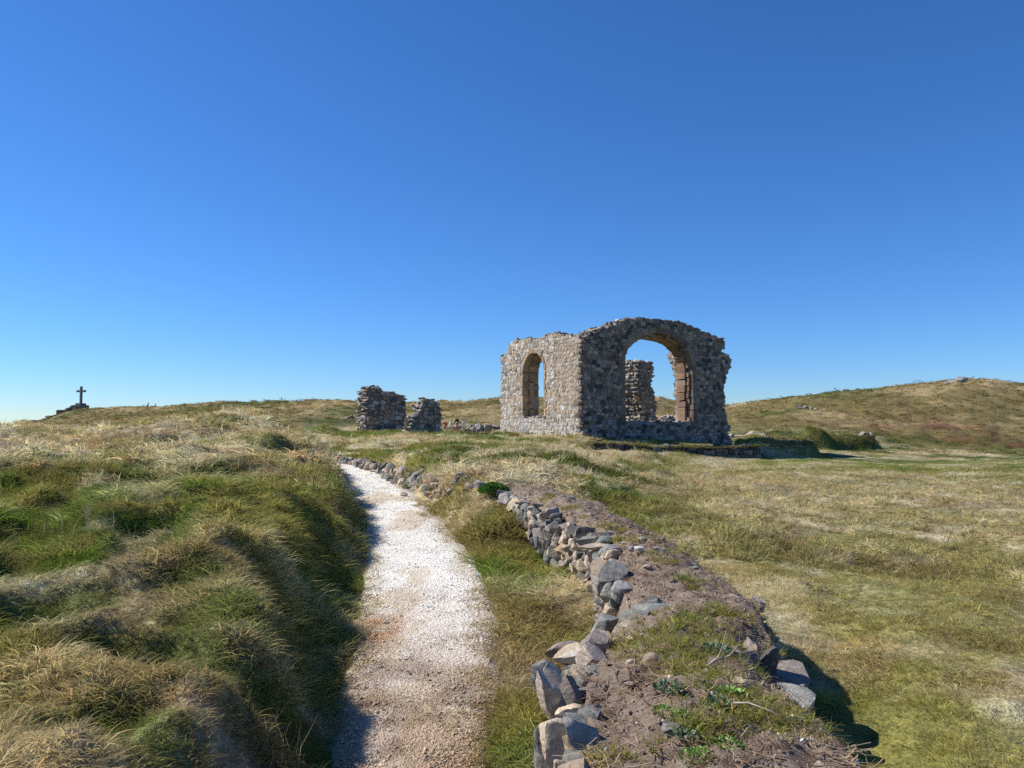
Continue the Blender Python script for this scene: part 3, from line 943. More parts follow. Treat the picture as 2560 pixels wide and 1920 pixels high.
class Wall:
    """a ruined wall in its own plane: s along it, h up, depth inwards"""
    def __init__(self, O, ax, inw, t):
        self.O, self.ax, self.inw, self.t = np.array(O, float), np.array(ax, float), np.array(inw, float), t
        self.up = np.array([0, 0, 1.0])
        self.pieces = []
    def px(self, fx, fy):
        """photo pixel -> (s, h) on the front face"""
        d = ray(fx, fy)
        C0 = np.array([0, 0, ZC])
        n = self.inw
        k = ((self.O - C0) @ n) / (d @ n)
        p = C0 + d * k - self.O
        return float(p @ self.ax), float(p[2])
    def w(self, V):
        V = np.asarray(V, float)
        return self.O + V[..., 0:1] * self.ax + V[..., 1:2] * self.up - V[..., 2:3] * self.inw
    def add(self, V, F, col, mat=None, name='stone'):
        Wd = self.w(V)
        c = Wd.mean(0)
        dist = np.linalg.norm(c - np.array([0, 0, ZC]))
        ext = (Wd.max(0) - Wd.min(0))
        face = 1.0
        area = (ext[2] * max(ext[0], ext[1] * 0.6)) / dist ** 2
        self.pieces.append(dict(V=Wd, F=F, col=col, area=area, mat=mat or M_STONE, name=name))
    def core(self, outline, openings, step=0.11, inset=0.004):
        ss = [p[0] for p in outline]
        hs = [p[1] for p in outline]
        s0, h0 = min(ss), min(hs)
        ns, nh = int((max(ss) - s0) / step) + 2, int((max(hs) - h0) / step) + 2
        fill = np.zeros((ns, nh), bool)
        for i in range(ns):
            for j in range(nh):
                s, h = s0 + (i + 0.5) * step, h0 + (j + 0.5) * step
                if inside(outline, s, h) and not any(inside(o, s, h) for o in openings):
                    fill[i, j] = True
        self.fill, self.s0, self.h0, self.step = fill, s0, h0, step
        V, F, key = [], [], {}
        def vid(i, j, k):
            if (i, j, k) not in key:
                key[(i, j, k)] = len(V)
                jt = 0.35 * step
                V.append((s0 + i * step + random.uniform(-jt, jt), h0 + j * step + random.uniform(-jt, jt), (-inset if k == 0 else -(self.t - inset)) + random.uniform(-0.012, 0.012)))
            return key[(i, j, k)]
        g = lambda i, j: 0 <= i < ns and 0 <= j < nh and fill[i, j]
        for i in range(ns):
            for j in range(nh):
                if not fill[i, j]:
                    continue
                F.append((vid(i, j, 0), vid(i + 1, j, 0), vid(i + 1, j + 1, 0), vid(i, j + 1, 0)))
                F.append((vid(i, j, 1), vid(i, j + 1, 1), vid(i + 1, j + 1, 1), vid(i + 1, j, 1)))
                if not g(i - 1, j): F.append((vid(i, j, 0), vid(i, j + 1, 0), vid(i, j + 1, 1), vid(i, j, 1)))
                if not g(i + 1, j): F.append((vid(i + 1, j, 0), vid(i + 1, j, 1), vid(i + 1, j + 1, 1), vid(i + 1, j + 1, 0)))
                if not g(i, j - 1): F.append((vid(i, j, 0), vid(i, j, 1), vid(i + 1, j, 1), vid(i + 1, j, 0)))
                if not g(i, j + 1): F.append((vid(i, j + 1, 0), vid(i + 1, j + 1, 0), vid(i + 1, j + 1, 1), vid(i, j + 1, 1)))
        return self.w(np.array(V)), F
    def faces(self, outline, keepouts, size, q, pal, depth=0.16, proud=(0.015, 0.055), back=True, tint=None, flat=1.45, back_pal=None, joint=0.009, corner=None):
        ss = [p[0] for p in outline]
        hs = [p[1] for p in outline]
        for side in ((0, 1) if back else (0,)):
            for poly in rubble_cells(min(ss), max(ss), min(hs), max(hs), size * (1.0 if side == 0 else 1.5), q, flat):
                c = np.mean(poly, 0)
                if not inside(outline, c[0], c[1]) or any(inside(k, c[0], c[1]) for k in keepouts):
                    continue
                poly = clip(clip(poly, -1, 0, -(min(ss) - 0.03)), 1, 0, max(ss) + 0.03)
                if len(poly) < 3:
                    continue
                if corner is not None:
                    poly = clip(poly, -1, 0, -(corner if side == 0 else self.t + 0.02))
                    if len(poly) < 3 or np.ptp([p[0] for p in poly]) < 0.05:
                        continue
                V, F, c = block_from_poly(poly, q, joint, q.uniform(*proud), depth)
                if side == 1:
                    V[:, 2] = -self.t - V[:, 2]
                    F = [f[::-1] for f in F]
                col = pick(q, pal)
                if tint is not None:
                    col = tint(c[0], c[1], col, q)
                self.add(V, F, col)
    def edge_rubble(self, q, pal, size=0.24, sides=('top', 'left', 'right'), skip=None, out=0.06, flat=0.55):
        """loose end stones on the broken outline, right through the thickness"""
        ns, nh = self.fill.shape
        st = self.step
        used = []
        for i in range(ns):
            for j in range(nh):
                if not self.fill[i, j]:
                    continue
                for nm, di, dj in (('top', 0, 1), ('left', -1, 0), ('right', 1, 0)):
                    if nm not in sides:
                        continue
                    a, b = i + di, j + dj
                    if 0 <= a < ns and 0 <= b < nh and self.fill[a, b]:
                        continue
                    s = self.s0 + (i + 0.5 + di * 0.5) * st
                    h = self.h0 + (j + 0.5 + dj * 0.5) * st
                    if skip and skip(s, h):
                        continue
                    if any((s - u) ** 2 + ((h - v) * 1.5) ** 2 < (size * 0.62) ** 2 for u, v in used):
                        continue
                    used.append((s, h))
                    d = q.uniform(-0.02, 0.08)
                    while d < self.t + 0.02:
                        w = size * q.uniform(0.7, 1.35)
                        dims = (w * q.uniform(0.8, 1.3), w * flat * q.uniform(0.6, 1.3), w * q.uniform(0.9, 1.4))
                        V, F = rock(q, dims, 1, 6, 0.08, 0.55)
                        ca, sa = math.cos(q.normal(0, 0.12)), math.sin(q.normal(0, 0.12))
                        V = np.stack([V[:, 0] * ca - V[:, 1] * sa, V[:, 0] * sa + V[:, 1] * ca, V[:, 2]], 1)
                        V = V + np.array([s + di * q.uniform(-0.4, 0.6) * out + q.normal(0, 0.02), h + dj * q.uniform(-0.4, 0.6) * out + q.normal(0, 0.015), -d - dims[2] * 0.35])
                        self.add(V, F, pick(q, pal))
                        d += dims[2] * 0.8

def link_pieces(pieces, parent, names=('stone',)):
    for p in pieces:
        c = p['V'].mean(0)
        me = mesh_np(p['name'], p['V'] - c, p['F'], p['mat'], True, p['col'], None, R(38))
        o = bpy.data.objects.new(p['name'], me)
        link(o, parent)
        o.location = Vector(c) - parent.location - (parent.parent.location if parent.parent else Vector((0, 0, 0)))
def merge_pieces(pieces, name, parent, mat=None):
    if not pieces:
        return
    V, F, C, n = [], [], [], 0
    for p in pieces:
        V.append(p['V']); C.append(np.repeat(np.asarray(p['col'])[None], len(p['V']), 0))
        F += [tuple(i + n for i in f) for f in p['F']]
        n += len(p['V'])
    base = parent.location + (parent.parent.location if parent.parent else Vector((0, 0, 0)))
    me = mesh_np(name, np.vstack(V) - np.array(base), F, mat or M_STONE, True, np.vstack(C), None, R(38))
    o = link(bpy.data.objects.new(name, me), parent)
    o['kind'] = 'stuff'
    return o
def core_obj(wall, V, F, name, parent, col=(0.30, 0.265, 0.22)):
    me = mesh_np(name, V - np.array(parent.location), F, M_MORTAR, True, np.array(col), None, R(45))
    return link(bpy.data.objects.new(name, me), parent)
def footprint(wall, L, s0=0.0):
    O = wall.O + wall.ax * s0
    EXCL.append((O[0], O[1], wall.ax[0], wall.ax[1], L, wall.inw[0], wall.inw[1], wall.t))

# ---- the chapel: gable with the big arched window, side wall with the lancet, short return wall
ANG = R(34)
AX = np.array([math.cos(ANG), math.sin(ANG), 0])      # along the gable
BX = np.array([-math.sin(ANG), math.cos(ANG), 0])     # into the building, along the side wall
C1 = lambda cx, cy: (1200 + cx * 0.31646, 760 + cy * 0.31646)      # detail view of the chapel
corner = PF(*C1(800, 1062), 30.0)
base_c = corner.copy()
q = np.random.default_rng(101)
chapel = empty('ruined_chapel', tuple(base_c))
tag(chapel, 'ruined stone chapel with a big arched window opening in its shaded gable', 'ruin')
TH = 0.85
gable = Wall(base_c, AX, BX, TH)
side = Wall(base_c, BX, AX, TH)
G = lambda cx, cy: gable.px(*C1(cx, cy))
S = lambda cx, cy: side.px(*C1(cx, cy))
g_out = [G(800, 1150), G(800, 262), G(870, 240), G(930, 208), G(1000, 188), G(1080, 170), G(1130, 140), G(1200, 122), G(1300, 120), G(1400, 120), G(1500, 127), G(1600, 152), G(1700, 192),
         G(1780, 226), G(1850, 257), G(1905, 280), G(1940, 295), G(1940, 352), G(1895, 365), G(1925, 395), G(1960, 405), G(1985, 440), G(1972, 510), G(1940, 540), G(1935, 590), G(1920, 640),
         G(1932, 690), G(1935, 780), G(1915, 830), G(1940, 860), G(1945, 930), G(1970, 970), G(1960, 1030), G(1985, 1065), G(1990, 1180)]
# arched opening of the gable (pointed segmental head), front order and inner order
def arch_poly(sl, sr, sill, spring, apex, n=9, p=1.0):
    sm, hw_ = (sl + sr) / 2, (sr - sl) / 2
    pts = [(sl, sill), (sl, spring)]
    for k in range(1, n):
        a = math.pi * (1 - k / n)
        pts.append((sm + hw_ * math.cos(a), spring + (apex - spring) * math.sin(a) ** p))
    pts += [(sr, spring), (sr, sill)]
    return pts
def offset_arch(sl, sr, sill, spring, apex, d):
    return sl - d, sr + d, sill, spring, apex + d
gl, gr = G(1148, 600)[0], G(1678, 600)[0]
g_spr, g_apex, g_sill = G(1400, 480)[1], G(1400, 232)[1], G(1165, 935)[1]
A0 = (gl, gr, g_sill, g_spr, g_apex)
ring_w = 0.30
op0 = arch_poly(*A0)
keep0 = arch_poly(*offset_arch(*A0, ring_w * 0.92))
keep0[0] = (keep0[0][0], g_sill); keep0[-1] = (keep0[-1][0], g_sill)
INN = 0.20
op_core = arch_poly(A0[0] - 0.02, A0[1] + 0.02, A0[2], A0[3], A0[4] + 0.02)
V, F = gable.core([(max(a, 0.13), b) for a, b in g_out], [op_core])
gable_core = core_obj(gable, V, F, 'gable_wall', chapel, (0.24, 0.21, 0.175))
footprint(gable, max(p[0] for p in g_out) + 0.1)
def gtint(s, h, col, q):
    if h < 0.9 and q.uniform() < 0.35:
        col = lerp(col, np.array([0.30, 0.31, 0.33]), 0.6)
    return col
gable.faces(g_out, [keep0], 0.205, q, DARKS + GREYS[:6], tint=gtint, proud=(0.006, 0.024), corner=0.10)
gable.edge_rubble(q, DARKS + GREYS, 0.21, ('top', 'right'), out=0.035, skip=lambda s, h: inside(keep0, s, h) or (A0[0] - 0.3 < s < A0[1] + 0.3 and h < g_sill + 0.2))
SAND = [(0.30, 0.195, 0.125), (0.26, 0.16, 0.105), (0.33, 0.23, 0.155), (0.23, 0.14, 0.10), (0.29, 0.22, 0.16)]
def ring_stones(wall, A, width, d0, d1, q, pal, seglen=0.30, name='voussoir', jambs=True, chip=0.0, miss=0.0, sill=False):
    """dressed stones round an arched opening: jamb blocks and voussoirs between depths d0 and d1"""
    sl, sr, sill_, spr, apex = A
    sm, hw_ = (sl + sr) / 2, (sr - sl) / 2
    def pt(a, off):
        n = np.array([math.cos(a) * (apex - spr), math.sin(a) * hw_])
        n /= np.linalg.norm(n)
        return np.array([sm + hw_ * math.cos(a), spr + (apex - spr) * math.sin(a)]) + n * off
    quads = []
    per = math.pi * math.sqrt((hw_ ** 2 + (apex - spr) ** 2) / 2)
    nv = max(7, int(per / seglen))
    for k in range(nv):
        a0, a1 = math.pi * k / nv, math.pi * (k + 1) / nv
        quads.append((pt(a0, 0), pt(a1, 0), pt(a1, width), pt(a0, width)))
    if jambs:
        for sgn, sx in ((-1, sl), (1, sr)):
            h = sill_
            while h < spr - 0.08:
                hh = min(q.uniform(0.22, 0.38), spr - h)
                if spr - (h + hh) < 0.1:
                    hh = spr - h
                ww = width * q.uniform(0.75, 1.25)
                x0, x1 = (sx, sx + sgn * ww)
                quads.append((np.array([x0, h]), np.array([x0, h + hh]), np.array([x1, h + hh]), np.array([x1, h])))
                h += hh
    for Q in quads:
        if q.uniform() < miss:
            continue
        c = np.mean(Q, 0)
        Q = [c + (p - c) * (1 - 0.012 / (np.linalg.norm(p - c) + 1e-6)) + q.normal(0, 0.006 + chip * 0.03, 2) for p in Q]
        dd0, dd1 = -d0 + q.uniform(0, 0.015) - chip * q.uniform(0, 0.12), -d1
        Vv = [(p[0], p[1], dd1) for p in Q] + [(c[0] + (p[0] - c[0]) * 1.0, c[1] + (p[1] - c[1]) * 1.0, dd0 - 0.025) for p in Q] + [(c[0] + (p[0] - c[0]) * 0.88, c[1] + (p[1] - c[1]) * 0.88, dd0) for p in Q]
        Ff = []
        for r_ in range(2):
            for i in range(4):
                j = (i + 1) % 4
                Ff.append((r_ * 4 + i, r_ * 4 + j, r_ * 4 + 4 + j, r_ * 4 + 4 + i))
        Ff.append((8, 9, 10, 11)); Ff.append((3, 2, 1, 0))
        ar = 0.5 * sum(Q[i][0] * Q[(i + 1) % 4][1] - Q[(i + 1) % 4][0] * Q[i][1] for i in range(4))
        if ar < 0:
            Ff = [f[::-1] for f in Ff]
        # winding: outward is +out
        wall.add(np.array(Vv), Ff, pick(q, pal, 0.15), M_SANDST, name)
GS = [(0.20, 0.16, 0.125), (0.23, 0.18, 0.135), (0.17, 0.14, 0.115), (0.26, 0.19, 0.135)]
ring_stones(gable, A0, ring_w * 0.9, -0.01, 0.30, q, GS, 0.34)
A1 = (A0[0] + INN * 0.6, A0[1] - INN * 0.8, g_sill - 0.02, g_spr, g_apex - INN)
ring_stones(gable, A1, INN + 0.02, 0.30, TH - 0.06, q, SAND, 0.30, chip=0.5)
A2 = (A0[0] + INN * 0.3, A0[1] - INN * 0.40, g_sill - 0.02, g_spr, g_apex - INN * 0.5)
ring_stones(gable, A2, INN * 0.5, 0.13, 0.30, q, SAND, 0.33, chip=0.4, miss=0.25)
# broken sill
for k in range(16):
    s = lerp(A0[0] + 0.1, A0[1] - 0.1, (k + q.uniform(0.2, 0.8)) / 16)
    dims = (q.uniform(0.2, 0.36), q.uniform(0.08, 0.16), q.uniform(0.3, 0.5))
    V, F = rock(q, dims, 1, 5, 0.06, 0.6)
    gable.add(V + np.array([s, g_sill + q.uniform(-0.06, 0.03) - 0.10 * (s - A0[0]) / (A0[1] - A0[0]), -q.uniform(0.25, 0.6)]), F, pick(q, GREYS + SAND))

# side wall with its lancet
s_out = [S(800, 1150), S(800, 262), S(760, 255), S(700, 262), S(660, 262), S(620, 245), S(545, 245), S(500, 262), S(440, 275), S(380, 280), S(330, 288), S(280, 295), S(240, 325), S(215, 350),
         S(210, 385), S(175, 400), S(165, 440), S(180, 470), S(175, 560), S(168, 640), S(165, 800), S(172, 880), S(168, 960), S(160, 1000), S(110, 1010), S(100, 1130)]
wl_, wr_ = S(342, 650)[0], S(505, 650)[0]
w_spr, w_apex, w_sill = S(420, 532)[1], S(420, 386)[1], S(420, 893)[1]
B0 = (wr_, wl_, w_sill, w_spr, w_apex)
def lancet(sl, sr, sill, spr, apex, n=10):
    return arch_poly(sl, sr, sill, spr, apex, n, 0.9)
lop = lancet(*B0)
lkeep = lancet(B0[0] - 0.16, B0[1] + 0.16, B0[2], B0[3], B0[4] + 0.16)
V, F = side.core([(max(a, 0.13), b) for a, b in s_out], [lancet(B0[0] - 0.02, B0[1] + 0.02, B0[2], B0[3], B0[4] + 0.02)])
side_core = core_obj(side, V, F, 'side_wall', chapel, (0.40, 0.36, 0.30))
footprint(side, max(p[0] for p in s_out))
sill_h = w_sill
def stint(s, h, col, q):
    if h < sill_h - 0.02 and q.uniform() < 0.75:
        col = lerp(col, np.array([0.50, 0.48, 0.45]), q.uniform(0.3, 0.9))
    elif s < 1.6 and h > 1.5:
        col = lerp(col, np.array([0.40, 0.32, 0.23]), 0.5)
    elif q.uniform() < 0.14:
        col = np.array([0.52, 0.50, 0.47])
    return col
LIT = [(0.42, 0.34, 0.255), (0.47, 0.38, 0.28), (0.35, 0.29, 0.225), (0.50, 0.43, 0.34), (0.45, 0.34, 0.23), (0.26, 0.23, 0.195), (0.49, 0.405, 0.30), (0.38, 0.33, 0.275)]  # stone of the sunlit wall, part of its brightness put into the colour
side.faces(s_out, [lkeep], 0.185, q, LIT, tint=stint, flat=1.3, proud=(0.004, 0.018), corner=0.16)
side.edge_rubble(q, GREYS, 0.22, ('top', 'right'), skip=lambda s, h: inside(lkeep, s, h) or h < 0.3)
LS_ = [(0.42, 0.29, 0.18), (0.38, 0.25, 0.155), (0.45, 0.33, 0.22), (0.36, 0.27, 0.19)]
ring_stones(side, B0, 0.16, -0.02, 0.28, q, LS_, 0.3)
B1 = (B0[0] + 0.10, B0[1] - 0.10, w_sill - 0.02, w_spr, w_apex - 0.13)
ring_stones(side, B1, 0.13, 0.28, 0.52, q, LS_, 0.34, chip=0.3)
B2 = (B0[0] - 0.02, B0[1] + 0.02, w_sill - 0.02, w_spr, w_apex - 0.02)
ring_stones(side, B2, 0.14, 0.52, TH - 0.02, q, GREYS[:4] + LS_, 0.3, chip=0.2)
# quoins of the near corner
h = -0.5
k = 0
top_h = S(800, 275)[1]
while h < top_h:
    hh = q.uniform(0.17, 0.30)
    la, lb = (0.22, 0.24) if k % 2 else (0.15, 0.44)
    la, lb = la * q.uniform(0.8, 1.2), lb * q.uniform(0.8, 1.2)
    V, F = rock(q, (la, hh - 0.012, lb), 2, 3, 0.02, 0.96)
    V = V + np.array([la / 2 - 0.03, h + hh / 2, -lb / 2 + 0.03])
    gable.add(V, F, lerp(pick(q, DARKS + LIT), np.array([0.28, 0.225, 0.17]), 0.45), M_STONE, 'quoin')
    h += hh
    k += 1
# return wall seen through the arch
gs_ret = max(A0[1] + 0.62, 0)
Or = base_c + AX * gs_ret + BX * TH
C8 = lambda x, y: (1540 + x * 0.14467, 860 + y * 0.14467)
ret = Wall(Or, BX, AX, 0.75)
T = lambda x, y: ret.px(*C8(x, y))
rfar = T(1010, 800)[0]
rtop = T(1000, 135)[1]
r_out = [(0.0, -0.9), (0.0, rtop + 0.1), (T(1000, 150)[0] * 0.6, rtop + 0.05), (T(920, 140)[0], rtop), (T(895, 240)[0], T(895, 240)[1]), (T(960, 330)[0], T(960, 330)[1]), T(1000, 500), T(1040, 640), T(1010, 740),
         T(1030, 800), T(1000, 900), T(1050, 950), T(1045, 1100), T(1040, 1380), (T(1040, 1380)[0], -0.9)]
V, F = ret.core(r_out, [])
ret_core = core_obj(ret, V, F, 'return_wall', chapel)
footprint(ret, max(p[0] for p in r_out))
ret.faces(r_out, [], 0.27, q, GREYS, back=False)
ret.edge_rubble(q, GREYS, 0.22, ('top', 'right'))
pool = []
for wl2, cobj in ((gable, gable_core), (side, side_core), (ret, ret_core)):
    for p in wl2.pieces:
        p['parent'] = cobj
        pool.append(p)
def split_pool(pool, cap=300):
    """the largest in view as single stones, the rest of each wall as one body of stonework"""
    byname = {}
    for p in pool:
        byname.setdefault(p['name'], []).append(p)
    rest = {}
    for nm, ps in byname.items():
        ps.sort(key=lambda p: -p['area'])
        for p in ps[:cap]:
            link_pieces([p], p['parent'])
        for p in ps[cap:]:
            rest.setdefault(p['parent'].name, (p['parent'], []))[1].append(p)
    for par, ps in rest.values():
        merge_pieces(ps, 'small_stonework', par)
for p in gable.pieces:                      # stones of the far faces never show: keep them in the mass
    pass
def front_only(wall, pieces):
    for p in pieces:
        dd = (p['V'].mean(0) - wall.O) @ wall.inw
        if dd > wall.t * 0.75:
            p['area'] *= 1e-3
for wl2 in (gable, side, ret):
    front_only(wl2, wl2.pieces)
split_pool(pool, 300)

# ---- other standing fragments
def fragment(name, label, O_px, Y, outline_px, conv, t, q, size=0.22, pal=GREYS, ax=AX, inw=BX, cat='ruin', left_end=True, base_drop=0.5, core_col=(0.2, 0.18, 0.155), edge=0.22, group=None, flat=1.45):
    O = PF(*conv(*O_px), Y)
    w = Wall(O, ax, inw, t)
    e = empty(name, tuple(O))
    tag(e, label, cat, group)
    out = [w.px(*conv(*p)) for p in outline_px]
    out = [(s, h) for s, h in out]
    out = [(out[0][0], -base_drop)] + out + [(out[-1][0], -base_drop)]
    V, F = w.core(out, [], 0.1, 0.03)
    c = core_obj(w, V, F, 'wall_core', e, core_col)
    w.faces(out, [], size, q, pal, flat=flat, proud=(0.01, 0.06))
    w.edge_rubble(q, pal, edge, ('top', 'left', 'right'), skip=lambda s, h: h < -base_drop * 0.5)
    front_only(w, w.pieces)
    for p in w.pieces:
        p['parent'] = c
    split_pool(w.pieces, 300)
    footprint(w, max(p[0] for p in out) - min(p[0] for p in out), min(p[0] for p in out))
    return e
C2 = lambda x, y: (860 + x * 0.18083, 920 + y * 0.18083)
fragment('ruined_wall', 'tall broken block of wall, leftmost and higher of the two outlying fragments', (320, 830), 34.0,
         [(335, 830), (330, 600), (335, 300), (350, 262), (480, 255), (545, 310), (560, 362), (620, 335), (680, 355), (740, 392), (800, 368), (845, 405), (835, 470), (825, 490), (845, 580), (830, 700), (840, 830)],
         C2, 0.8, np.random.default_rng(201), 0.24)
fragment('ruined_wall', 'stepped stump of rubble wall just right of the tallest outlying fragment', (860, 880), 30.5,
         [(930, 880), (935, 790), (955, 770), (960, 690), (1085, 650), (1090, 520), (1105, 450), (1155, 430), (1200, 455), (1280, 460), (1310, 520), (1330, 650), (1335, 830)],
         C2, 0.5, np.random.default_rng(202), 0.19)
fragment('ruined_wall', 'low line of rubble footing between the stepped stump and the chapel', (1310, 870), 34.0,
         [(1310, 900), (1310, 888), (1500, 890), (1680, 885), (1800, 850), (1830, 815), (2020, 820), (2150, 808), (2150, 870)],
         C2, 0.6, np.random.default_rng(203), 0.24)
for (x0, x1, y0, y1, lab) in ((1825, 1930, 758, 890, 'dark upright stone block by the rubble footing, left one of two'), (1935, 2040, 778, 900, 'tan upright stone block nearest the lit chapel wall')):
    Yk = 33.0
    a, b = PF(*C2(x0, y0), Yk), PF(*C2(x1, y1), Yk)
    qq = np.random.default_rng(x0)
    V, F = rock(qq, (b[0] - a[0], 0.4, a[2] - b[2] + 0.25), 3, 7, 0.06, 0.75)
    me = mesh_np('standing_stone', V, F, M_STONE, True, np.array((0.2, 0.19, 0.18) if x0 < 1900 else (0.34, 0.26, 0.19)), None, R(35))
    o = link(bpy.data.objects.new('standing_stone', me))
    o.location = ((a[0] + b[0]) / 2, Yk, (a[2] + b[2]) / 2 - 0.1)
    tag(o, lab, 'stone')
# pier seen through the big arch
fragment('ruined_pier', 'crumbling pier of wall standing inside the chapel, seen through the big arch', (400, 1380), 37.5,
         [(480, 1360), (480, 1150), (455, 1010), (400, 950), (385, 800), (375, 640), (410, 480), (400, 345), (430, 300), (560, 320), (625, 335), (640, 560), (600, 610), (625, 800), (675, 880), (670, 940), (680, 1100), (700, 1250), (740, 1330), (700, 1360)],
         C8, 1.5, np.random.default_rng(204), 0.22, GREYS, edge=0.26)
fragment('ruined_wall', 'low ruined footing far inside the chapel, seen through the arch', (840, 1370), 45.0,
         [(840, 1365), (900, 1290), (1000, 1240), (1120, 1240), (1120, 1365)], C8, 0.6, np.random.default_rng(205), 0.25, GREYS)

# ---- low field wall capped with turf in front of the gable
C5 = lambda x, y: (1440 + x * 0.18987, 1080 + y * 0.18987)
fw_ax = np.array([math.cos(R(20)), math.sin(R(20)), 0]); fw_in = np.array([-math.sin(R(20)), math.cos(R(20)), 0])
fragment('field_wall', 'low dry stone field wall with turf top in front of the gable', (1000, 420), 28.2,
         [(250, 420), (250, 170), (500, 160), (700, 190), (900, 205), (1100, 215), (1300, 205), (1500, 210), (1750, 215), (1900, 220), (2050, 200), (2400, 190), (2500, 420)],
         C5, 0.7, np.random.default_rng(206), 0.26, DARKS, fw_ax, fw_in, 'wall', core_col=(0.07, 0.065, 0.06), edge=0.2)

# ---- stone cross on the hill
C3 = lambda x, y: (160 + x * 0.06028, 940 + y * 0.06028)
YC = 160.0
cx0 = PF(*C3(690, 1300), YC)
cross = empty('stone_cross', tuple(cx0))
tag(cross, 'tall dark stone cross on a stepped plinth on the far hilltop', 'cross')
M_CROSS = mat_plain('cross_granite', (0.16, 0.155, 0.15), 0.9, 2.0, 0.25)
def bevel_box(name, c, dims, parent, mat, bev=0.04, rotz=0.0, col=None):
    import bmesh
    bm = bmesh.new()
    bmesh.ops.create_cube(bm, size=1.0)
    for v in bm.verts:
        v.co = Vector((v.co.x * dims[0], v.co.y * dims[1], v.co.z * dims[2]))
    bmesh.ops.bevel(bm, geom=list(bm.edges), offset=bev, segments=2, affect='EDGES')
    me = bpy.data.meshes.new(name)
    bm.to_mesh(me); bm.free()
    me.materials.append(mat)
    o = link(bpy.data.objects.new(name, me), parent)
    o.location = Vector(c) - parent.location
    o.rotation_euler = (0, 0, rotz)
    return o
def Z3(y):
    return PF(*C3(690, y), YC)[2]
pxm = YC / FPX * 0.06028
rz = R(-22)
bevel_box('plinth_step', (cx0[0] - 0.1, YC, (Z3(1210) + Z3(1420)) / 2), (2.5, 2.3, Z3(1210) - Z3(1420)), cross, M_CROSS, 0.05, rz)
bevel_box('plinth_step', (cx0[0], YC, (Z3(1130) + Z3(1215)) / 2 - 0.02), (1.55, 1.4, Z3(1130) - Z3(1215) + 0.04), cross, M_CROSS, 0.04, rz)
bevel_box('shaft', (cx0[0] + 0.02, YC, (Z3(430) + Z3(1150)) / 2), (0.46, 0.40, Z3(430) - Z3(1150)), cross, M_CROSS, 0.05, rz)
bevel_box('crossbar', (cx0[0] + 0.03, YC, (Z3(588) + Z3(672)) / 2), (2.5, 0.37, Z3(588) - Z3(672)), cross, M_CROSS, 0.04, rz)
#PART3
# ------------------------------------------------------------------ stone-faced earth bank beside the path
bank = empty('stone_faced_bank', (0.4, 4.0, 0.0))
tag(bank, 'earth-topped stone bank running beside the gravel path from the near corner', 'wall')
ys = np.concatenate([np.arange(-3, 1.5, 0.15), np.arange(1.5, 10.9, 0.035)])
NC = 64
cu_ = np.linspace(0, 1, NC)
BV = np.zeros((len(ys), NC, 3))
for i, y in enumerate(ys):
    xl, xr = float(xface(y)), float(xright(y))
    xl += 0.05 * (fbm(np.array([y * 1.6]), np.array([1.0]), 301, 3)[0] - 0.5)
    xr += 0.14 * (fbm(np.array([y * 1.3]), np.array([5.0]), 303, 3)[0] - 0.5)
    face_in = 0.10 + 0.05 * float(sst(5.8, 6.6, y))          # the soil stands back behind its facing stones
    xl += face_in
    zt = float(wtop(y))
    end = float(sst(10.0, 10.9, y))
    zg_l, zg_r = float(path_level(y)) - 0.12, ZC - 1.75 + 0.25 * end
    t = cu_
    prof_x = np.where(t < 0.14, lerp(xl - 0.05, xl + 0.05, t / 0.14), np.where(t > 0.86, lerp(xr - 0.03, xr + 0.07, (t - 0.86) / 0.14), lerp(xl + 0.05, xr - 0.03, (t - 0.14) / 0.72)))
    dome = 0.05 * (1 - (2 * (t - 0.5) / 0.72) ** 2)
    zt_ = zt - 0.05 * np.clip((t - 0.5), 0, 1) + dome
    z = np.where(t < 0.14, lerp(zg_l, zt - 0.03, sst(0, 1, t / 0.14)), np.where(t > 0.86, lerp(zt - 0.05, zg_r, sst(0, 1, (t - 0.86) / 0.14)), zt_))
    BV[i, :, 0], BV[i, :, 1], BV[i, :, 2] = prof_x, y, z
px_, py_ = BV[..., 0].ravel(), BV[..., 1].ravel()
topm = sst(0.10, 0.2, np.tile(cu_, len(ys))) * sst(0.92, 0.84, np.tile(cu_, len(ys)))
BV[..., 2] += ((0.11 * (fbm(px_ * 2.6, py_ * 2.6, 311, 4) - 0.5) + 0.075 * (fbm(px_ * 8, py_ * 8, 313, 4) - 0.5) + 0.03 * (fbm(px_ * 26, py_ * 26, 315, 2) - 0.5)) * topm).reshape(BV.shape[:2])
# collapsed notch on the left edge near the tumbled stones and on the right edge by the hollow
def notch(x0, y0, rx, ry, d):
    g = np.exp(-(((BV[..., 0] - x0) / rx) ** 2 + ((BV[..., 1] - y0) / ry) ** 2))
    BV[..., 2] -= d * g
notch(0.42, 4.75, 0.28, 0.35, 0.22)
notch(1.30, 3.65, 0.16, 0.38, 0.30)
notch(0.20, 4.1, 0.15, 0.2, 0.10)
BV[..., 0] += (0.03 * (fbm(py_ * 6, BV[..., 2].ravel() * 6, 317, 3) - 0.5)).reshape(BV.shape[:2])
b_me = grid_mesh('soil', BV - np.array(bank.location), M_SOIL)
soil = link(bpy.data.objects.new('soil', b_me), bank)
def soil_z(x, y):
    """top of the soil by lookup"""
    x, y = np.asarray(x, float), np.asarray(y, float)
    i = np.clip(np.searchsorted(ys, y), 0, len(ys) - 1)
    z = np.empty(x.shape)
    for k in range(x.size):
        row = BV[i[k]]
        o = np.argsort(row[:, 0])
        z[k] = np.interp(x[k], row[o, 0], row[o, 2])
    return z
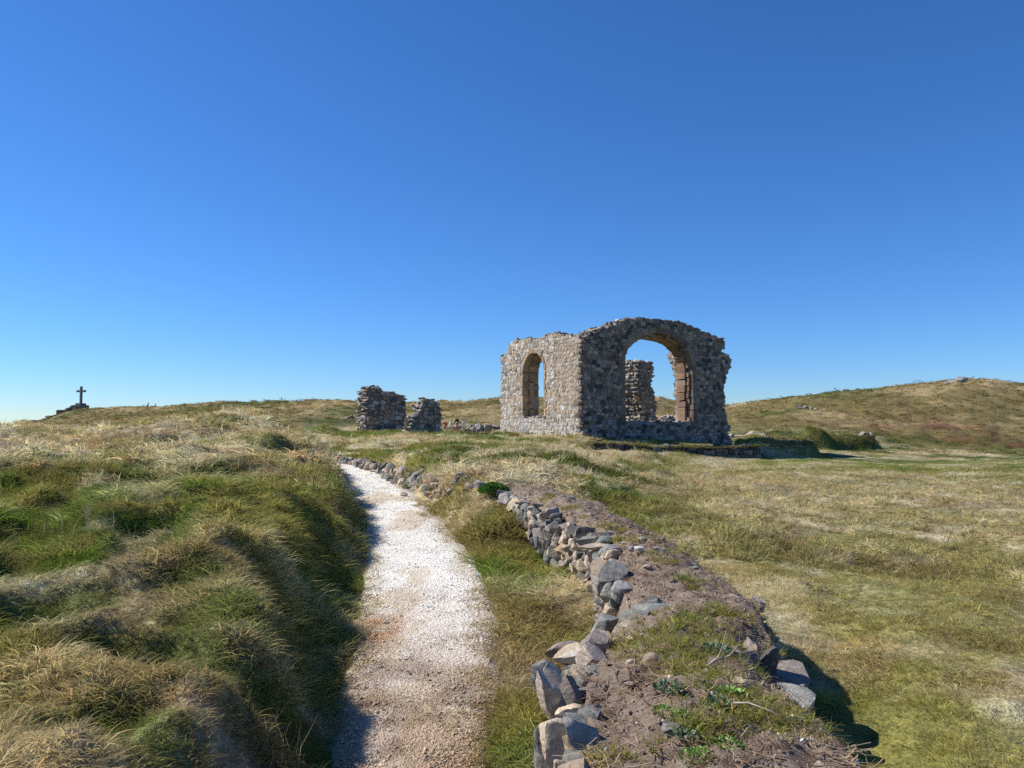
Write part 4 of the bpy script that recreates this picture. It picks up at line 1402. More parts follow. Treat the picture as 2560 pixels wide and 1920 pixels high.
CREAM, PINK, BLUEG, GRYG, PURP, OCHRE, DKG, LTG, WHT, TAN = ((0.60, 0.48, 0.33), (0.50, 0.40, 0.32), (0.225, 0.22, 0.20), (0.255, 0.255, 0.215), (0.27, 0.225, 0.195), (0.42, 0.29, 0.15),
    (0.10, 0.095, 0.09), (0.33, 0.32, 0.29), (0.60, 0.55, 0.47), (0.36, 0.275, 0.19))
qs = np.random.default_rng(401)
def stone(fx, fy, wpx, hpx, Y, col, roll=0.0, depth=0.8, sub=3, col2=None, cuts=9, yaw=None, rough=0.18, parent=bank, pitch=0.0, scale=1.25):
    """one stone of the bank: photo centre and size at depth Y"""
    c = PF(fx, fy, Y)
    w, h = wpx * Y / FPX * scale * (1 + 0.25 * abs(math.sin(roll))), hpx * Y / FPX * scale
    d = max(w, h) * depth
    V, F = rock(qs, (w, d, h), sub, cuts, rough, 0.3)
    c1 = np.array(col) * (1 + qs.normal(0, 0.06))
    c2 = np.array(col2) if col2 is not None else c1 * qs.uniform(0.65, 1.2) * np.array([1, 0.97, 0.93])
    me = mesh_np('stone', V, F, M_ROCK, True, c1, {'col2': np.repeat(c2[None], len(V), 0)}, R(34))
    o = bpy.data.objects.new('stone', me)
    link(o, parent)
    o.location = Vector(c) - parent.location + Vector((0, d * 0.10, 0))
    o.rotation_euler = Euler((pitch, roll, qs.uniform(-0.5, 0.5) if yaw is None else yaw), 'XYZ')
    return o
K6 = lambda x, y: (1240 + x * 0.434, 1340 + y * 0.434)
K56 = lambda x, y: (1150 + x * 0.20344, 1180 + y * 0.20344)
K57 = lambda x, y: (1300 + x * 0.20796, 1580 + y * 0.20796)
K58 = lambda x, y: (1640 + x * 0.19293, 1480 + y * 0.19293)
def box_stone(K_, k, x0, x1, y0, y1, Y, col, **kw):
    fx, fy = K_((x0 + x1) / 2, (y0 + y1) / 2)
    return stone(fx, fy, (x1 - x0) * k, (y1 - y0) * k, Y, col, **kw)
# nearest stones
n57 = lambda *a, **k: box_stone(K57, 0.20796, *a, scale=1.12, **k)
n57(130, 450, 380, 740, 3.62, BLUEG, roll=0.35, sub=4, col2=LTG)
n57(250, 560, 440, 1150, 3.30, PINK, roll=-0.45, sub=4, depth=0.55, col2=CREAM)
n57(430, 860, 400, 620, 3.52, GRYG, roll=-0.35, sub=3, col2=CREAM, depth=0.9)
n57(470, 730, 560, 1080, 3.26, PURP, roll=-0.35, sub=3, depth=0.6)
n57(280, 700, 1080, 1640, 2.84, CREAM, roll=-0.3, sub=4, depth=0.8, col2=PINK)
n57(500, 770, 1230, 1540, 2.80, TAN, roll=0.2, sub=4, depth=0.7)
n57(750, 1050, 1330, 1620, 2.76, GRYG, roll=-0.2, sub=4, depth=0.8, col2=LTG)
n57(600, 980, 1000, 1240, 3.02, BLUEG, roll=-0.5, sub=3, depth=0.8)
n57(700, 1040, 880, 1130, 3.12, DKG, roll=-0.6, sub=3, col2=PURP)
n57(440, 840, 190, 400, 3.90, CREAM, roll=-0.3, sub=4, col2=WHT, rough=0.16)
n57(320, 770, 140, 390, 4.05, PURP, roll=-0.1, sub=3)
n57(1040, 1420, 1520, 1700, 2.62, PURP, roll=0.0, sub=3, col2=DKG)
n57(170, 330, 1150, 1700, 3.0, DKG, roll=-0.2, sub=3, col2=BLUEG)
n57(400, 540, 1560, 1700, 2.65, CREAM, roll=0.2, sub=3)
n57(980, 1230, 1190, 1330, 2.92, GRYG, roll=-0.5, sub=3, depth=0.5)
# pyramid, slab and tumbled group
n6 = lambda *a, **k: box_stone(K6, 0.434, *a, **k)
n6(555, 692, 470, 592, 4.35, BLUEG, roll=0.1, sub=4, cuts=10, rough=0.06)
n6(850, 1180, 400, 470, 4.55, GRYG, roll=0.08, sub=4, depth=1.0, col2=(0.27, 0.30, 0.275), rough=0.06)
n6(735, 900, 445, 535, 4.40, GRYG, roll=-0.35, sub=3, depth=0.8)
n6(860, 945, 362, 435, 4.65, DKG, roll=-0.3, sub=3, col2=BLUEG)
n6(990, 1090, 425, 465, 4.45, LTG, roll=0.1, sub=3)
n6(555, 660, 150, 325, 5.45, TAN, roll=0.15, sub=4, col2=LTG, depth=0.7)
n6(615, 760, 170, 300, 5.40, BLUEG, roll=0.3, sub=4)
n6(615, 705, 280, 375, 5.20, GRYG, roll=-0.2, sub=3)
n6(690, 862, 300, 405, 5.15, LTG, roll=0.3, sub=4, col2=BLUEG)
n6(760, 860, 228, 310, 5.45, PURP, roll=-0.3, sub=3, col2=LTG)
n6(1250, 1410, 345, 420, 4.85, LTG, roll=0.1, sub=3, col2=WHT, depth=0.7)
n6(1480, 1550, 362, 430, 5.0, WHT, roll=0.0, sub=3, col2=PINK, depth=0.6)
n6(760, 800, 60, 90, 5.9, PINK, sub=2)
n6(800, 850, 62, 85, 6.0, WHT, sub=2)
n6(1150, 1215, 180, 215, 6.0, DKG, sub=2, col2=LTG)
# right face of the bank, in shade
def n58(*a, **k):
    o = box_stone(K58, 0.19293, *a, scale=1.05, **k)
    o.location += Vector((-0.03, 0.0, -0.07))
    return o
n58(1150, 1480, 440, 860, 3.85, TAN, roll=0.2, sub=4, depth=0.6, col2=LTG)
n58(1030, 1320, 585, 810, 3.62, LTG, roll=0.35, sub=4, depth=0.6, col2=CREAM)
n58(1110, 1420, 780, 1280, 3.52, DKG, roll=0.1, sub=4, depth=0.6, col2=BLUEG, rough=0.05)
n58(890, 1000, 640, 920, 3.55, LTG, roll=-0.15, sub=3, depth=0.7)
n58(990, 1170, 900, 1070, 3.45, TAN, roll=0.3, sub=3, depth=0.7)
n58(1380, 1600, 520, 980, 3.9, DKG, roll=0.2, sub=3, depth=0.6)
n58(1290, 1480, 310, 490, 4.3, TAN, roll=-0.7, sub=3, depth=0.5, col2=CREAM)
n58(900, 1160, 1040, 1280, 3.30, DKG, roll=0.0, sub=3, depth=0.6)
for k in range(26):
    y = 1.6 + k * 0.34 + qs.uniform(-0.1, 0.1)
    if y > 10:
        break
    for lev in range(2):
        x = float(xright(y)) + 0.04 + qs.uniform(-0.03, 0.04)
        s_ = qs.uniform(0.14, 0.28)
        V, F = rock(qs, (s_ * 0.7, s_ * 1.2, s_ * qs.uniform(0.6, 0.9)), 2, 8, 0.1, 0.3)
        c1 = np.array([DKG, BLUEG, GRYG, PURP, LTG][int(qs.integers(5))])
        me = mesh_np('stone', V, F, M_ROCK, True, c1, {'col2': np.repeat((c1 * 1.3)[None], len(V), 0)}, R(30))
        o = link(bpy.data.objects.new('stone', me), bank)
        o.location = Vector((x, y + lev * 0.15, float(wtop(y)) - 0.20 - 0.17 * lev)) - bank.location
        o.rotation_euler = (qs.uniform(-0.3, 0.3), qs.uniform(-0.3, 0.3), qs.uniform(-0.5, 0.5))
# filler stones closing the left face behind the named ones
for y in list(np.arange(1.7, 4.3, 0.10)) + list(np.arange(5.2, 10.6, 0.12)):
    zb, zt0 = float(height(np.array([float(xface(y)) - 0.08]), np.array([y]))[0]) - 0.05, float(wtop(y)) - 0.03
    z = zb
    while z < zt0 - 0.03:
        hh = qs.uniform(0.06, 0.13)
        V, F = rock(qs, (0.15, qs.uniform(0.10, 0.18), hh * 1.2), 3, 10, 0.15, 0.5)
        c1 = np.array([BLUEG, PINK, GRYG, PURP, LTG, TAN, DKG, CREAM][int(qs.integers(8))]) * qs.uniform(0.7, 1.1)
        me = mesh_np('stone', V, F, M_ROCK, True, c1, {'col2': np.repeat((c1 * qs.uniform(0.7, 1.3))[None], len(V), 0)}, R(34))
        o = link(bpy.data.objects.new('stone', me), bank)
        o.location = Vector((float(xface(y)) + 0.055 + qs.uniform(-0.015, 0.02) + 0.10 * (z - zb), y + qs.uniform(-0.03, 0.03), z + hh / 2)) - bank.location
        o.rotation_euler = (qs.uniform(-0.4, 0.4), qs.uniform(-0.2, 0.2), qs.uniform(-0.4, 0.4))
        z += hh
# the leaning facing stones further along
def yrow(fx):
    return float(np.interp(fx, [1150, 1182, 1272, 1388, 1496, 1560], [11.4, 11.0, 9.8, 8.2, 6.8, 5.9]))
ROW = [
 (490, 670, 275, 400, PINK, 0.1, WHT), (580, 690, 330, 450, GRYG, 0.1, DKG), (610, 750, 320, 500, CREAM, 0.7, None), (700, 760, 390, 510, WHT, 0.3, CREAM), (750, 880, 390, 470, GRYG, -0.4, LTG),
 (890, 1020, 390, 432, DKG, 0.1, None), (550, 618, 455, 570, GRYG, 0.2, TAN), (598, 722, 475, 645, BLUEG, 0.25, None), (690, 800, 470, 690, BLUEG, 0.55, None), (790, 900, 450, 610, GRYG, 0.5, BLUEG),
 (840, 945, 418, 480, CREAM, 0.2, LTG), (885, 1010, 440, 560, BLUEG, 0.4, None), (700, 880, 570, 715, LTG, 0.4, BLUEG), (850, 965, 500, 820, PINK, 0.25, WHT), (925, 1100, 500, 700, PINK, 0.2, LTG),
 (920, 1072, 690, 980, BLUEG, -0.05, LTG), (1055, 1140, 595, 790, CREAM, -0.1, None), (1085, 1290, 605, 760, BLUEG, 0.1, None), (1145, 1290, 665, 850, PURP, 0.1, PINK), (1170, 1290, 780, 940, PURP, 0.05, None),
 (1258, 1345, 640, 890, CREAM, 0.35, None), (1280, 1425, 680, 890, PURP, 0.3, PINK), (1410, 1660, 680, 830, DKG, 0.2, BLUEG), (1010, 1165, 765, 990, PINK, 0.1, CREAM), (1095, 1205, 885, 1095, CREAM, 0.05, PINK),
 (1180, 1440, 880, 1085, OCHRE, 0.5, TAN), (1450, 1780, 775, 875, GRYG, -0.25, None), (1450, 1660, 838, 980, CREAM, -0.35, WHT), (1490, 1880, 870, 965, PINK, -0.1, CREAM), (1500, 1710, 920, 1010, BLUEG, -0.2, None),
 (1395, 1545, 975, 1095, PINK, 0.0, None), (1395, 1565, 1055, 1190, LTG, 0.0, TAN), (1525, 1605, 985, 1155, GRYG, 0.1, None), (1585, 1785, 915, 1130, CREAM, 0.4, PINK), (1655, 1855, 935, 1115, GRYG, 0.3, BLUEG),
 (1745, 1975, 945, 1080, PURP, -0.15, LTG), (40, 150, 160, 330, LTG, 0.5, BLUEG), (30, 90, 330, 450, GRYG, 0.1, TAN), (170, 245, 250, 345, WHT, 0.1, LTG), (150, 245, 340, 420, BLUEG, -0.1, None), (240, 345, 320, 430, BLUEG, 0.2, DKG),
 (330, 410, 310, 420, DKG, 0.2, None), (395, 480, 290, 400, PURP, 0.2, DKG), (470, 560, 330, 420, GRYG, 0.2, DKG)]
for (x0, x1, y0, y1, c, roll, c2) in ROW:
    fx, fy = K56((x0 + x1) / 2, (y0 + y1) / 2)
    stone(fx, fy, (x1 - x0) * 0.20344, (y1 - y0) * 0.20344, yrow(fx), c, roll=roll * 0.8, depth=0.8, sub=4 if fx > 1300 else 3, col2=c2, scale=1.15)
# stones showing through the overgrown far part, sizes and places read off the photo
K54 = lambda x, y: (780 + x * 0.18987, 1080 + y * 0.18987)
FARROW = [(90, 160, 90, 180, 20.8, WHT), (80, 130, 195, 260, 20.6, GRYG), (200, 270, 160, 260, 19.6, BLUEG), (195, 250, 240, 330, 19.4, GRYG), (260, 310, 215, 280, 19.3, LTG), (290, 350, 270, 330, 19.1, PINK), (350, 420, 180, 270, 19.0, PURP),
 (400, 440, 230, 290, 18.9, TAN), (520, 560, 180, 260, 18.6, LTG), (590, 680, 140, 260, 18.0, BLUEG), (650, 740, 160, 270, 17.8, PURP), (580, 650, 240, 310, 17.9, DKG), (700, 800, 200, 300, 17.5, TAN), (760, 840, 180, 240, 17.4, LTG),
 (660, 720, 290, 380, 17.3, PINK), (560, 610, 350, 430, 17.6, BLUEG), (620, 700, 370, 440, 17.2, TAN), (700, 780, 310, 420, 17.0, CREAM), (790, 860, 290, 400, 16.8, LTG), (850, 930, 180, 260, 17.0, GRYG), (935, 1030, 165, 215, 16.8, WHT),
 (960, 1005, 210, 250, 16.6, LTG), (970, 1020, 270, 400, 16.0, TAN), (870, 950, 260, 340, 16.6, BLUEG), (1140, 1200, 370, 440, 15.2, CREAM), (1230, 1300, 470, 560, 14.2, BLUEG), (1340, 1400, 380, 450, 14.0, GRYG), (1450, 1530, 560, 690, 13.3, WHT),
 (1260, 1320, 540, 620, 13.8, LTG), (1170, 1240, 710, 780, 12.8, PINK)]
for (x0, x1, y0, y1, Y, c) in FARROW:
    fx, fy = K54((x0 + x1) / 2, (y0 + y1) / 2)
    o = stone(fx, fy, (x1 - x0) * 0.18987, (y1 - y0) * 0.18987, Y, c, roll=qs.uniform(-0.1, 0.6), depth=0.7, sub=3, scale=1.35)
    gz_ = float(height(np.array([o.location.x + bank.location.x]), np.array([o.location.y + bank.location.y]))[0])
    hh = (y1 - y0) * 0.18987 * Y / FPX
    o.location.z = min(max(o.location.z, gz_ - 0.02), gz_ + hh * 0.45) - bank.location.z

for k in range(150):
    y = qs.uniform(10.5, 20.8)
    x = float(xface(y)) + qs.uniform(-0.16, 0.12 if y > 12.5 else -0.02)
    s_ = qs.uniform(0.12, 0.28 if y > 12.5 else 0.18)
    V, F = rock(qs, (s_, s_ * 0.8, s_ * qs.uniform(0.6, 1.1)), 2, 11, 0.14, 0.4)
    c1 = np.array([BLUEG, PINK, GRYG, PURP, LTG, TAN, LTG, CREAM][int(qs.integers(8))]) * qs.uniform(0.7, 1.1)
    me = mesh_np('stone', V, F, M_ROCK, True, c1, {'col2': np.repeat((c1 * qs.uniform(0.7, 1.3))[None], len(V), 0)}, R(34))
    o = link(bpy.data.objects.new('stone', me), bank)
    o.location = Vector((x, y, float(height(np.array([x]), np.array([y]))[0]) + s_ * qs.uniform(0.0, 0.35))) - bank.location
    o.rotation_euler = (qs.uniform(-0.4, 0.4), qs.uniform(-0.2, 0.6), qs.uniform(-0.4, 0.4))
# ------------------------------------------------------------------ rocks out on the hills
def outcrop(px, py, Y, w, h, label, n=5, col=(0.19, 0.175, 0.155), dark=False, seed=0):
    q2 = np.random.default_rng(seed)
    c = P2(px, py, Y)
    z = float(height(np.array([c[0]]), np.array([c[1]]))[0])
    e = empty('rock_outcrop', (c[0], c[1], z))
    tag(e, label, 'rock', 'rock outcrops on the hillsides')
    for k in range(n):
        s_ = w * q2.uniform(0.3, 0.62)
        V, F = rock(q2, (s_, s_ * 0.8, min(s_ * 0.9, h) * q2.uniform(0.6, 1.1)), 3, 16, 0.12, 0.4)
        c1 = np.array(col) * q2.uniform(0.7, 1.3)
        me = mesh_np('boulder', V, F, M_STONE, True, c1, None, R(35))
        o = link(bpy.data.objects.new('boulder', me), e)
        x = (k / max(1, n - 1) - 0.5) * w
        yo = q2.uniform(-0.3, 0.3)
        o.location = (x, yo, float(height(np.array([c[0] + x]), np.array([c[1] + yo]))[0]) - z + h * 0.05)
        o.rotation_euler = (0, q2.uniform(-0.4, 0.4), q2.uniform(0, 3))
    return e
outcrop(490, 897, 55, 1.3, 1.3, 'pale grey rock pair on the straw slope above the left bank', 3, seed=1)
outcrop(523, 889, 60, 2.2, 0.8, 'low line of small rocks trailing right of the pale rock pair', 4, seed=2)
outcrop(760, 905, 62, 1.4, 0.9, 'grey rock by green growth left of the tallest outlying fragment', 3, (0.2, 0.2, 0.19), seed=3)
outcrop(2100, 838, 86, 1.9, 0.9, 'white-faced rocks just under the right hilltop', 3, (0.26, 0.25, 0.235), seed=4)
outcrop(2070, 853, 82, 2.4, 0.7, 'row of pale rocks lower on the right hilltop slope', 4, (0.25, 0.235, 0.21), seed=5)
outcrop(1745, 882, 66, 1.3, 0.4, 'grey rocks at mid height on the right hill', 4, seed=6)
outcrop(1872, 962, 40.8, 0.7, 0.35, 'pale stones at the right end of the dark grassy bank', 4, (0.24, 0.21, 0.175), seed=7)
outcrop(125, 899, 153, 8.0, 1.1, 'dark rocky slope below the stone cross', 9, (0.17, 0.16, 0.125), seed=8)
outcrop(1590, 934, 44, 2.6, 0.35, 'scatter of pale stones beyond the right end of the gable', 6, (0.36, 0.30, 0.23), seed=9)
# small stones half sunk in the earth on top
for k in range(34):
    y = 2.0 + 7.5 * qs.uniform() ** 1.3
    x = lerp(float(xface(y)) + 0.2, float(xright(y)) - 0.06, qs.uniform())
    s_ = qs.uniform(0.03, 0.09)
    V, F = rock(qs, (s_, s_ * 0.9, s_ * 0.5), 2, 9, 0.14, 0.3)
    c1 = np.array([BLUEG, PINK, GRYG, LTG, TAN, CREAM][int(qs.integers(6))]) * qs.uniform(0.7, 1.1)
    me = mesh_np('stone', V, F, M_ROCK, True, c1, {'col2': np.repeat((c1 * qs.uniform(0.7, 1.3))[None], len(V), 0)}, R(34))
    o = link(bpy.data.objects.new('stone', me), bank)
    o.location = Vector((x, y, float(soil_z(np.array([x]), np.array([y]))[0]) + s_ * 0.08)) - bank.location
    o.rotation_euler = (qs.uniform(-0.2, 0.2), qs.uniform(-0.2, 0.2), qs.uniform(0, 6))
# the 300 stones that show largest stay single; the smaller chinking stones become one body
def cap_stones(thing, cap):
    st = [o for o in thing.children if o.name.split('.')[0] == 'stone']
    eye = Vector((0, 0, ZC))
    def size(o):
        p = o.location + thing.location
        d = max(v.co.length for v in o.data.vertices)
        hid = 0.25 if p.x > float(xright(p.y)) - 0.05 else 1.0
        return hid * d / max((p - eye).length, 0.5)
    st.sort(key=size, reverse=True)
    V, F, C1, C2_, n = [], [], [], [], 0
    for o in st[cap:]:
        me = o.data
        m = np.array(Matrix.LocRotScale(o.location, o.rotation_euler, None))
        co = np.empty(len(me.vertices) * 3, np.float32)
        me.vertices.foreach_get('co', co)
        co = co.reshape(-1, 3) @ m[:3, :3].T + m[:3, 3]
        for nm, L in (('col', C1), ('col2', C2_)):
            a = np.empty(len(me.vertices) * 4, np.float32)
            me.attributes[nm].data.foreach_get('color', a)
            L.append(a.reshape(-1, 4)[:, :3])
        F += [tuple(i + n for i in p.vertices) for p in me.polygons]
        V.append(co)
        n += len(co)
        bpy.data.objects.remove(o)
    if V:
        me = mesh_np('chinking_stones', np.vstack(V), F, M_ROCK, True, np.vstack(C1), {'col2': np.vstack(C2_)}, R(34))
        o = link(bpy.data.objects.new('chinking_stones', me), thing)
        o['kind'] = 'stuff'
cap_stones(bank, 300)
#PART4
# ------------------------------------------------------------------ grass cover
def blades(name, label, protos, n, r0, r1, power, kinds, scale_fn, seed, extra_ok=None, lift=-0.01):
    x, y, q = sample_polar(n, r0, r1, -R(43), R(43), power, seed)
    s, k = path_s(x, y)
    hw = path_hw(y)
    ok = ~on_wall(x, y, 0.0) & ~in_excl(x, y, -0.1)
    edge = np.abs(s) / hw
    rag = fbm(x * 2.4, y * 2.4, 171, 4)
    thr = np.where(s > 0, 0.62 + 0.75 * sst(0.35, 0.65, rag) * 0.6, 0.80 + 0.35 * rag)
    ok &= edge > thr + 0.25 * q.uniform(size=n)
    if extra_ok is not None:
        ok &= extra_ok(x, y, s, hw, q)
    x, y, s, hw = x[ok], y[ok], s[ok], hw[ok]
    n = len(x)
    z = height(x, y)
    zx, zy = slope_tilt(x, y, z)
    c, g = cover(x, y)
    c = c * np.clip(q.normal(1.0, 0.16, n), 0.55, 1.5)[:, None] * (1 + q.normal(0, 0.05, (n, 3)))
    idx = kinds(g, x, y, s, hw, q)
    sc = scale_fn(x, y, s, hw, g, q)
    comb = (fbm(x * 0.9, y * 0.9, 151, 3) - 0.5) * 7.0 + (fbm(x * 0.25, y * 0.25, 153, 2) - 0.5) * 3.0
    wind = comb + q.normal(0.0, 1.3, n)
    clump = sst(0.36, 0.62, fbm(x * 2.3, y * 2.3, 155, 3))
    if seed == 71:
        wind = q.uniform(0, 6.283, n)
    sc = sc * lerp(0.70, 1.25, clump)
    c = c * lerp(0.80, 1.12, clump)[:, None]
    al = 0.25 if seed == 71 else 0.5
    rot = np.stack([np.arctan(zy) * al + q.normal(0, 0.16, n), -np.arctan(zx) * al + q.normal(0, 0.16, n), wind], 1)
    o = scatter(name, protos, np.stack([x, y, z + lift], 1), rot, sc, np.clip(c, 0.01, 0.8), idx)
    tag(o, label, None, None, 'stuff')
    return o
def kinds_near(g, x, y, s, hw, q):
    u = q.uniform(size=g.shape)
    lush = np.where(u < 0.6, 3, np.where(u < 0.85, 0, 1))
    dry = np.where(u < 0.22, 0, np.where(u < 0.38, 1, np.where(u < 0.60, 2, np.where(u < 0.96, 4, 6))))
    k = np.where(q.uniform(size=g.shape) < g, dry, lush)
    verge = (s > 0) & (x < xface(y) + 0.02) & (y < 10.5)
    k = np.where(verge, np.where(u < 0.45, 5, np.where(u < 0.7, 3, np.where(u < 0.85, 0, 2))), k)
    k = np.where((k == 6) & (y < 4.5), 2, k)
    right = (x > xright(y)) & (y < 12)
    k = np.where(right, np.where(u < 0.30, 4, np.where(u < 0.5, 5, np.where(u < 0.75, 3, 2))), k)
    return k
def scale_near(x, y, s, hw, g, q):
    sc = q.uniform(0.65, 1.25, len(x)) * lerp(0.48, 0.85, sst(2.2, 7.5, np.hypot(x, y)))
    verge = (s > 0) & (x < xface(y) + 0.02) & (y < 10.5)
    sc = np.where(verge, sc * np.where(s / hw < 1.3, 0.8, 1.15), sc)
    right = (x > xright(y)) & (y < 12)
    sc = np.where(right, sc * 0.78, sc)
    return sc
near_ok = lambda x, y, s, hw, q: np.hypot(x, y) > 1.5
blades('rough_grass', 'long straw and green grass on the near banks and field', NEAR, 135000, 1.7, 10.5, 0.75, kinds_near, scale_near, 71, near_ok)
def kinds_mid(g, x, y, s, hw, q):
    u = q.uniform(size=g.shape)
    k = np.where(q.uniform(size=g.shape) < g, np.where(u < 0.35, 0, np.where(u < 0.65, 1, 3)), np.where(u < 0.6, 2, 4))
    fld = (x > 0.16 * y + 1.0)
    k = np.where(fld, np.where(u < 0.35, 4, np.where(u < 0.75, 3, 2)), k)
    return k
def scale_mid(x, y, s, hw, g, q):
    sc = q.uniform(0.6, 1.2, len(x))
    fld = sst(0.0, 2.5, x - 0.16 * y - 1.0)
    sc = sc * lerp(1.0, 0.72, fld)
    turf = sst(24, 30, y) * sst(0.20, 0.26, x / np.maximum(y, 1)) * sst(46, 42, y)
    sc = sc * lerp(1.0, 0.5, turf)
    edge = (np.abs(s) / hw < 1.5)
    return np.where(edge, sc * 0.7, sc)
blades('meadow_grass', 'matted straw and green grass round the ruin and across the field', MID, 80000, 9.0, 46, 0.9, kinds_mid, scale_mid, 72)
def kinds_far(g, x, y, s, hw, q):
    return q.integers(0, 2, g.shape)
blades('hillside_grass', 'coarse olive and straw grass over the far hillsides', FAR, 40000, 42, 175, 1.0, kinds_far, lambda x, y, s, hw, g, q: q.uniform(0.45, 1.05, len(x)) * np.clip(np.hypot(x, y) / 90, 0.6, 1.15), 73)

# shaggy growth on the two dark banks by the ruin and on the field wall
def strip_tufts(name, label, pts, n, width, protos, sc, seed, tint=None, zfun=None):
    q = np.random.default_rng(seed)
    P = np.array(pts)
    t = np.concatenate([[0], np.cumsum(np.hypot(*np.diff(P[:, :2], axis=0).T))])
    u = q.uniform(0, t[-1], n)
    x = np.interp(u, t, P[:, 0]) + q.normal(0, width, n)
    y = np.interp(u, t, P[:, 1]) + q.normal(0, width, n)
    z = height(x, y) if zfun is None else zfun(x, y, u, t, P)
    c, g = cover(x, y)
    if tint is not None:
        c = lerp(c, np.array(tint), 0.6)
    c = c * np.clip(q.normal(1, 0.18, n), 0.5, 1.5)[:, None]
    rot = np.stack([q.normal(0, 0.25, n), q.normal(0, 0.25, n), q.normal(0, 1.2, n)], 1)
    o = scatter(name, protos, np.stack([x, y, z - 0.02], 1), rot, q.uniform(0.6, 1.2, n) * sc, c, q.integers(0, len(protos), n))
    tag(o, label, None, None, 'stuff')
    return o
for i, (x0, y0, x1, y1, h, w) in enumerate(RIDGES[:3]):
    strip_tufts('bank_grass', ['shaggy grass over the short dark bank right of the field wall', 'shaggy grass over the dark hummock behind the field wall end', 'shaggy grass over the long dark bank at the field edge'][i],
                [(x0, y0, 0), (x1, y1, 0)], 800, w * 0.6, MID[:3], 0.85, 500 + i, (0.26, 0.22, 0.085))
# turf cap of the field wall
fo = PF(*C5(1000, 420), 28.2)
a_, b_ = Wall(fo, fw_ax, fw_in, 0.7), None
tp = [a_.px(*C5(x, y)) for x, y in ((200, 150), (500, 148), (900, 190), (1100, 205), (1500, 200), (1900, 212), (2050, 195), (2450, 180))]
TPW = np.array([a_.w(np.array([[s_, h_, -0.2]]))[0] for s_, h_ in tp])
strip_tufts('turf_cap', 'short green turf growing along the top of the field wall', TPW, 1500, 0.16, MID[2:], 0.62, 510, (0.12, 0.14, 0.04),
            lambda x, y, u, t, P: np.interp(u, t, P[:, 2]) + 0.04)
# grass and straggling stems hanging over the overgrown stones by the path
strip_tufts('overhang_grass', 'dry brown grass hanging over the half buried stones beyond the bank', [(float(xface(y)) + 0.12, y, 0) for y in np.arange(11, 21.5, 0.5)], 700, 0.10, MID[:2], 0.55, 511, (0.22, 0.15, 0.085))

# short grass bedding the foot of the facing stones, and a brown tuft hanging beside the nearest boulders
strip_tufts('stone_foot_grass', 'short green grass growing against the foot of the facing stones', [(float(xface(y)) - 0.05, y, 0) for y in np.arange(1.8, 10.6, 0.2)], 900, 0.05, [NEAR[3], NEAR[5], NEAR[0]], 0.8, 512, (0.20, 0.21, 0.05))
strip_tufts('hanging_grass', 'brown and green grass tuft hanging beside the nearest boulders', [(float(xface(y)) - 0.10, y, 0) for y in np.arange(2.4, 3.3, 0.1)], 120, 0.06, [NEAR[6], NEAR[1]], 1.0, 513, (0.30, 0.21, 0.09))
def right_edge_z(x, y, u, t, P):
    return np.minimum(wtop(y) - 0.02, soil_z(x, y))
strip_tufts('bank_edge_grass', 'ragged grass along the right hand edge of the earth topped bank', [(float(xright(y)) - 0.02, y, 0) for y in list(np.arange(1.8, 3.2, 0.2)) + list(np.arange(4.3, 10.4, 0.2))], 420, 0.045, [NEAR[3], NEAR[0], NEAR[1]], 0.8, 514, (0.36, 0.33, 0.12), right_edge_z)
# ------------------------------------------------------------------ turf, litter, chips and weeds on top of the bank
q = np.random.default_rng(601)
def turf_patches():
    spots = [(1400, 1395, 3.95, 0.20), (1500, 1370, 4.1, 0.16), (1480, 1420, 3.75, 0.20), (1380, 1420, 3.75, 0.14), (1540, 1395, 3.9, 0.13), (1480, 1455, 3.6, 0.17), (1550, 1470, 3.5, 0.15),
             (1540, 1340, 4.35, 0.10), (1470, 1345, 4.3, 0.12), (1590, 1350, 4.3, 0.10), (1570, 1530, 3.1, 0.16), (1640, 1560, 2.98, 0.18), (1600, 1590, 2.85, 0.18), (1690, 1600, 2.82, 0.15), (1540, 1500, 3.3, 0.12),
             (1460, 1500, 3.3, 0.08), (1440, 1465, 3.5, 0.12), (1440, 1235, 5.6, 0.10), (1400, 1215, 5.9, 0.09), (1370, 1175, 6.6, 0.12), (1330, 1165, 6.8, 0.10), (1300, 1140, 7.4, 0.14), (1260, 1125, 7.9, 0.12), (1340, 1145, 7.2, 0.1),
             (1230, 1105, 8.6, 0.12), (1190, 1085, 9.3, 0.12), (1400, 1160, 6.8, 0.10), (1450, 1190, 6.2, 0.10), (1500, 1270, 5.1, 0.09), (1340, 1640, 2.62, 0.08), (1560, 1630, 2.7, 0.10), (1480, 1620, 2.72, 0.07)]
    X, Y = [], []
    for px, py, Yd, rad in spots:
        p = P2(px, py, Yd)
        n = int(430 * rad * rad / 0.03 * 0.10 + 8)
        a, r_ = q.uniform(0, 6.283, n), rad * np.sqrt(q.uniform(0, 1, n)) * q.uniform(0.5, 1.25, n)
        X.append(p[0] + r_ * np.cos(a) * 1.5); Y.append(p[1] + r_ * np.sin(a))
    X, Y = np.concatenate(X), np.concatenate(Y)
    ok = on_wall(X, Y, -0.03)
    X, Y = X[ok], Y[ok]
    n = len(X)
    m = q.uniform(size=n)[:, None]
    c = np.where(m < 0.55, np.array([0.33, 0.33, 0.075]), np.where(m < 0.8, np.array([0.21, 0.27, 0.055]), np.array([0.48, 0.38, 0.15]))) * q.normal(1, 0.15, n)[:, None]
    return X, Y, c, n
X, Y, c, n = turf_patches()
TURF = [tuft('turf_sprig', 31, 22, 0.022, 0.05, 0.0036, 1.1, 0.6, 0.1, 3), tuft('turf_sprig', 32, 20, 0.026, 0.06, 0.0036, 1.3, 0.9, 0.25, 3)]
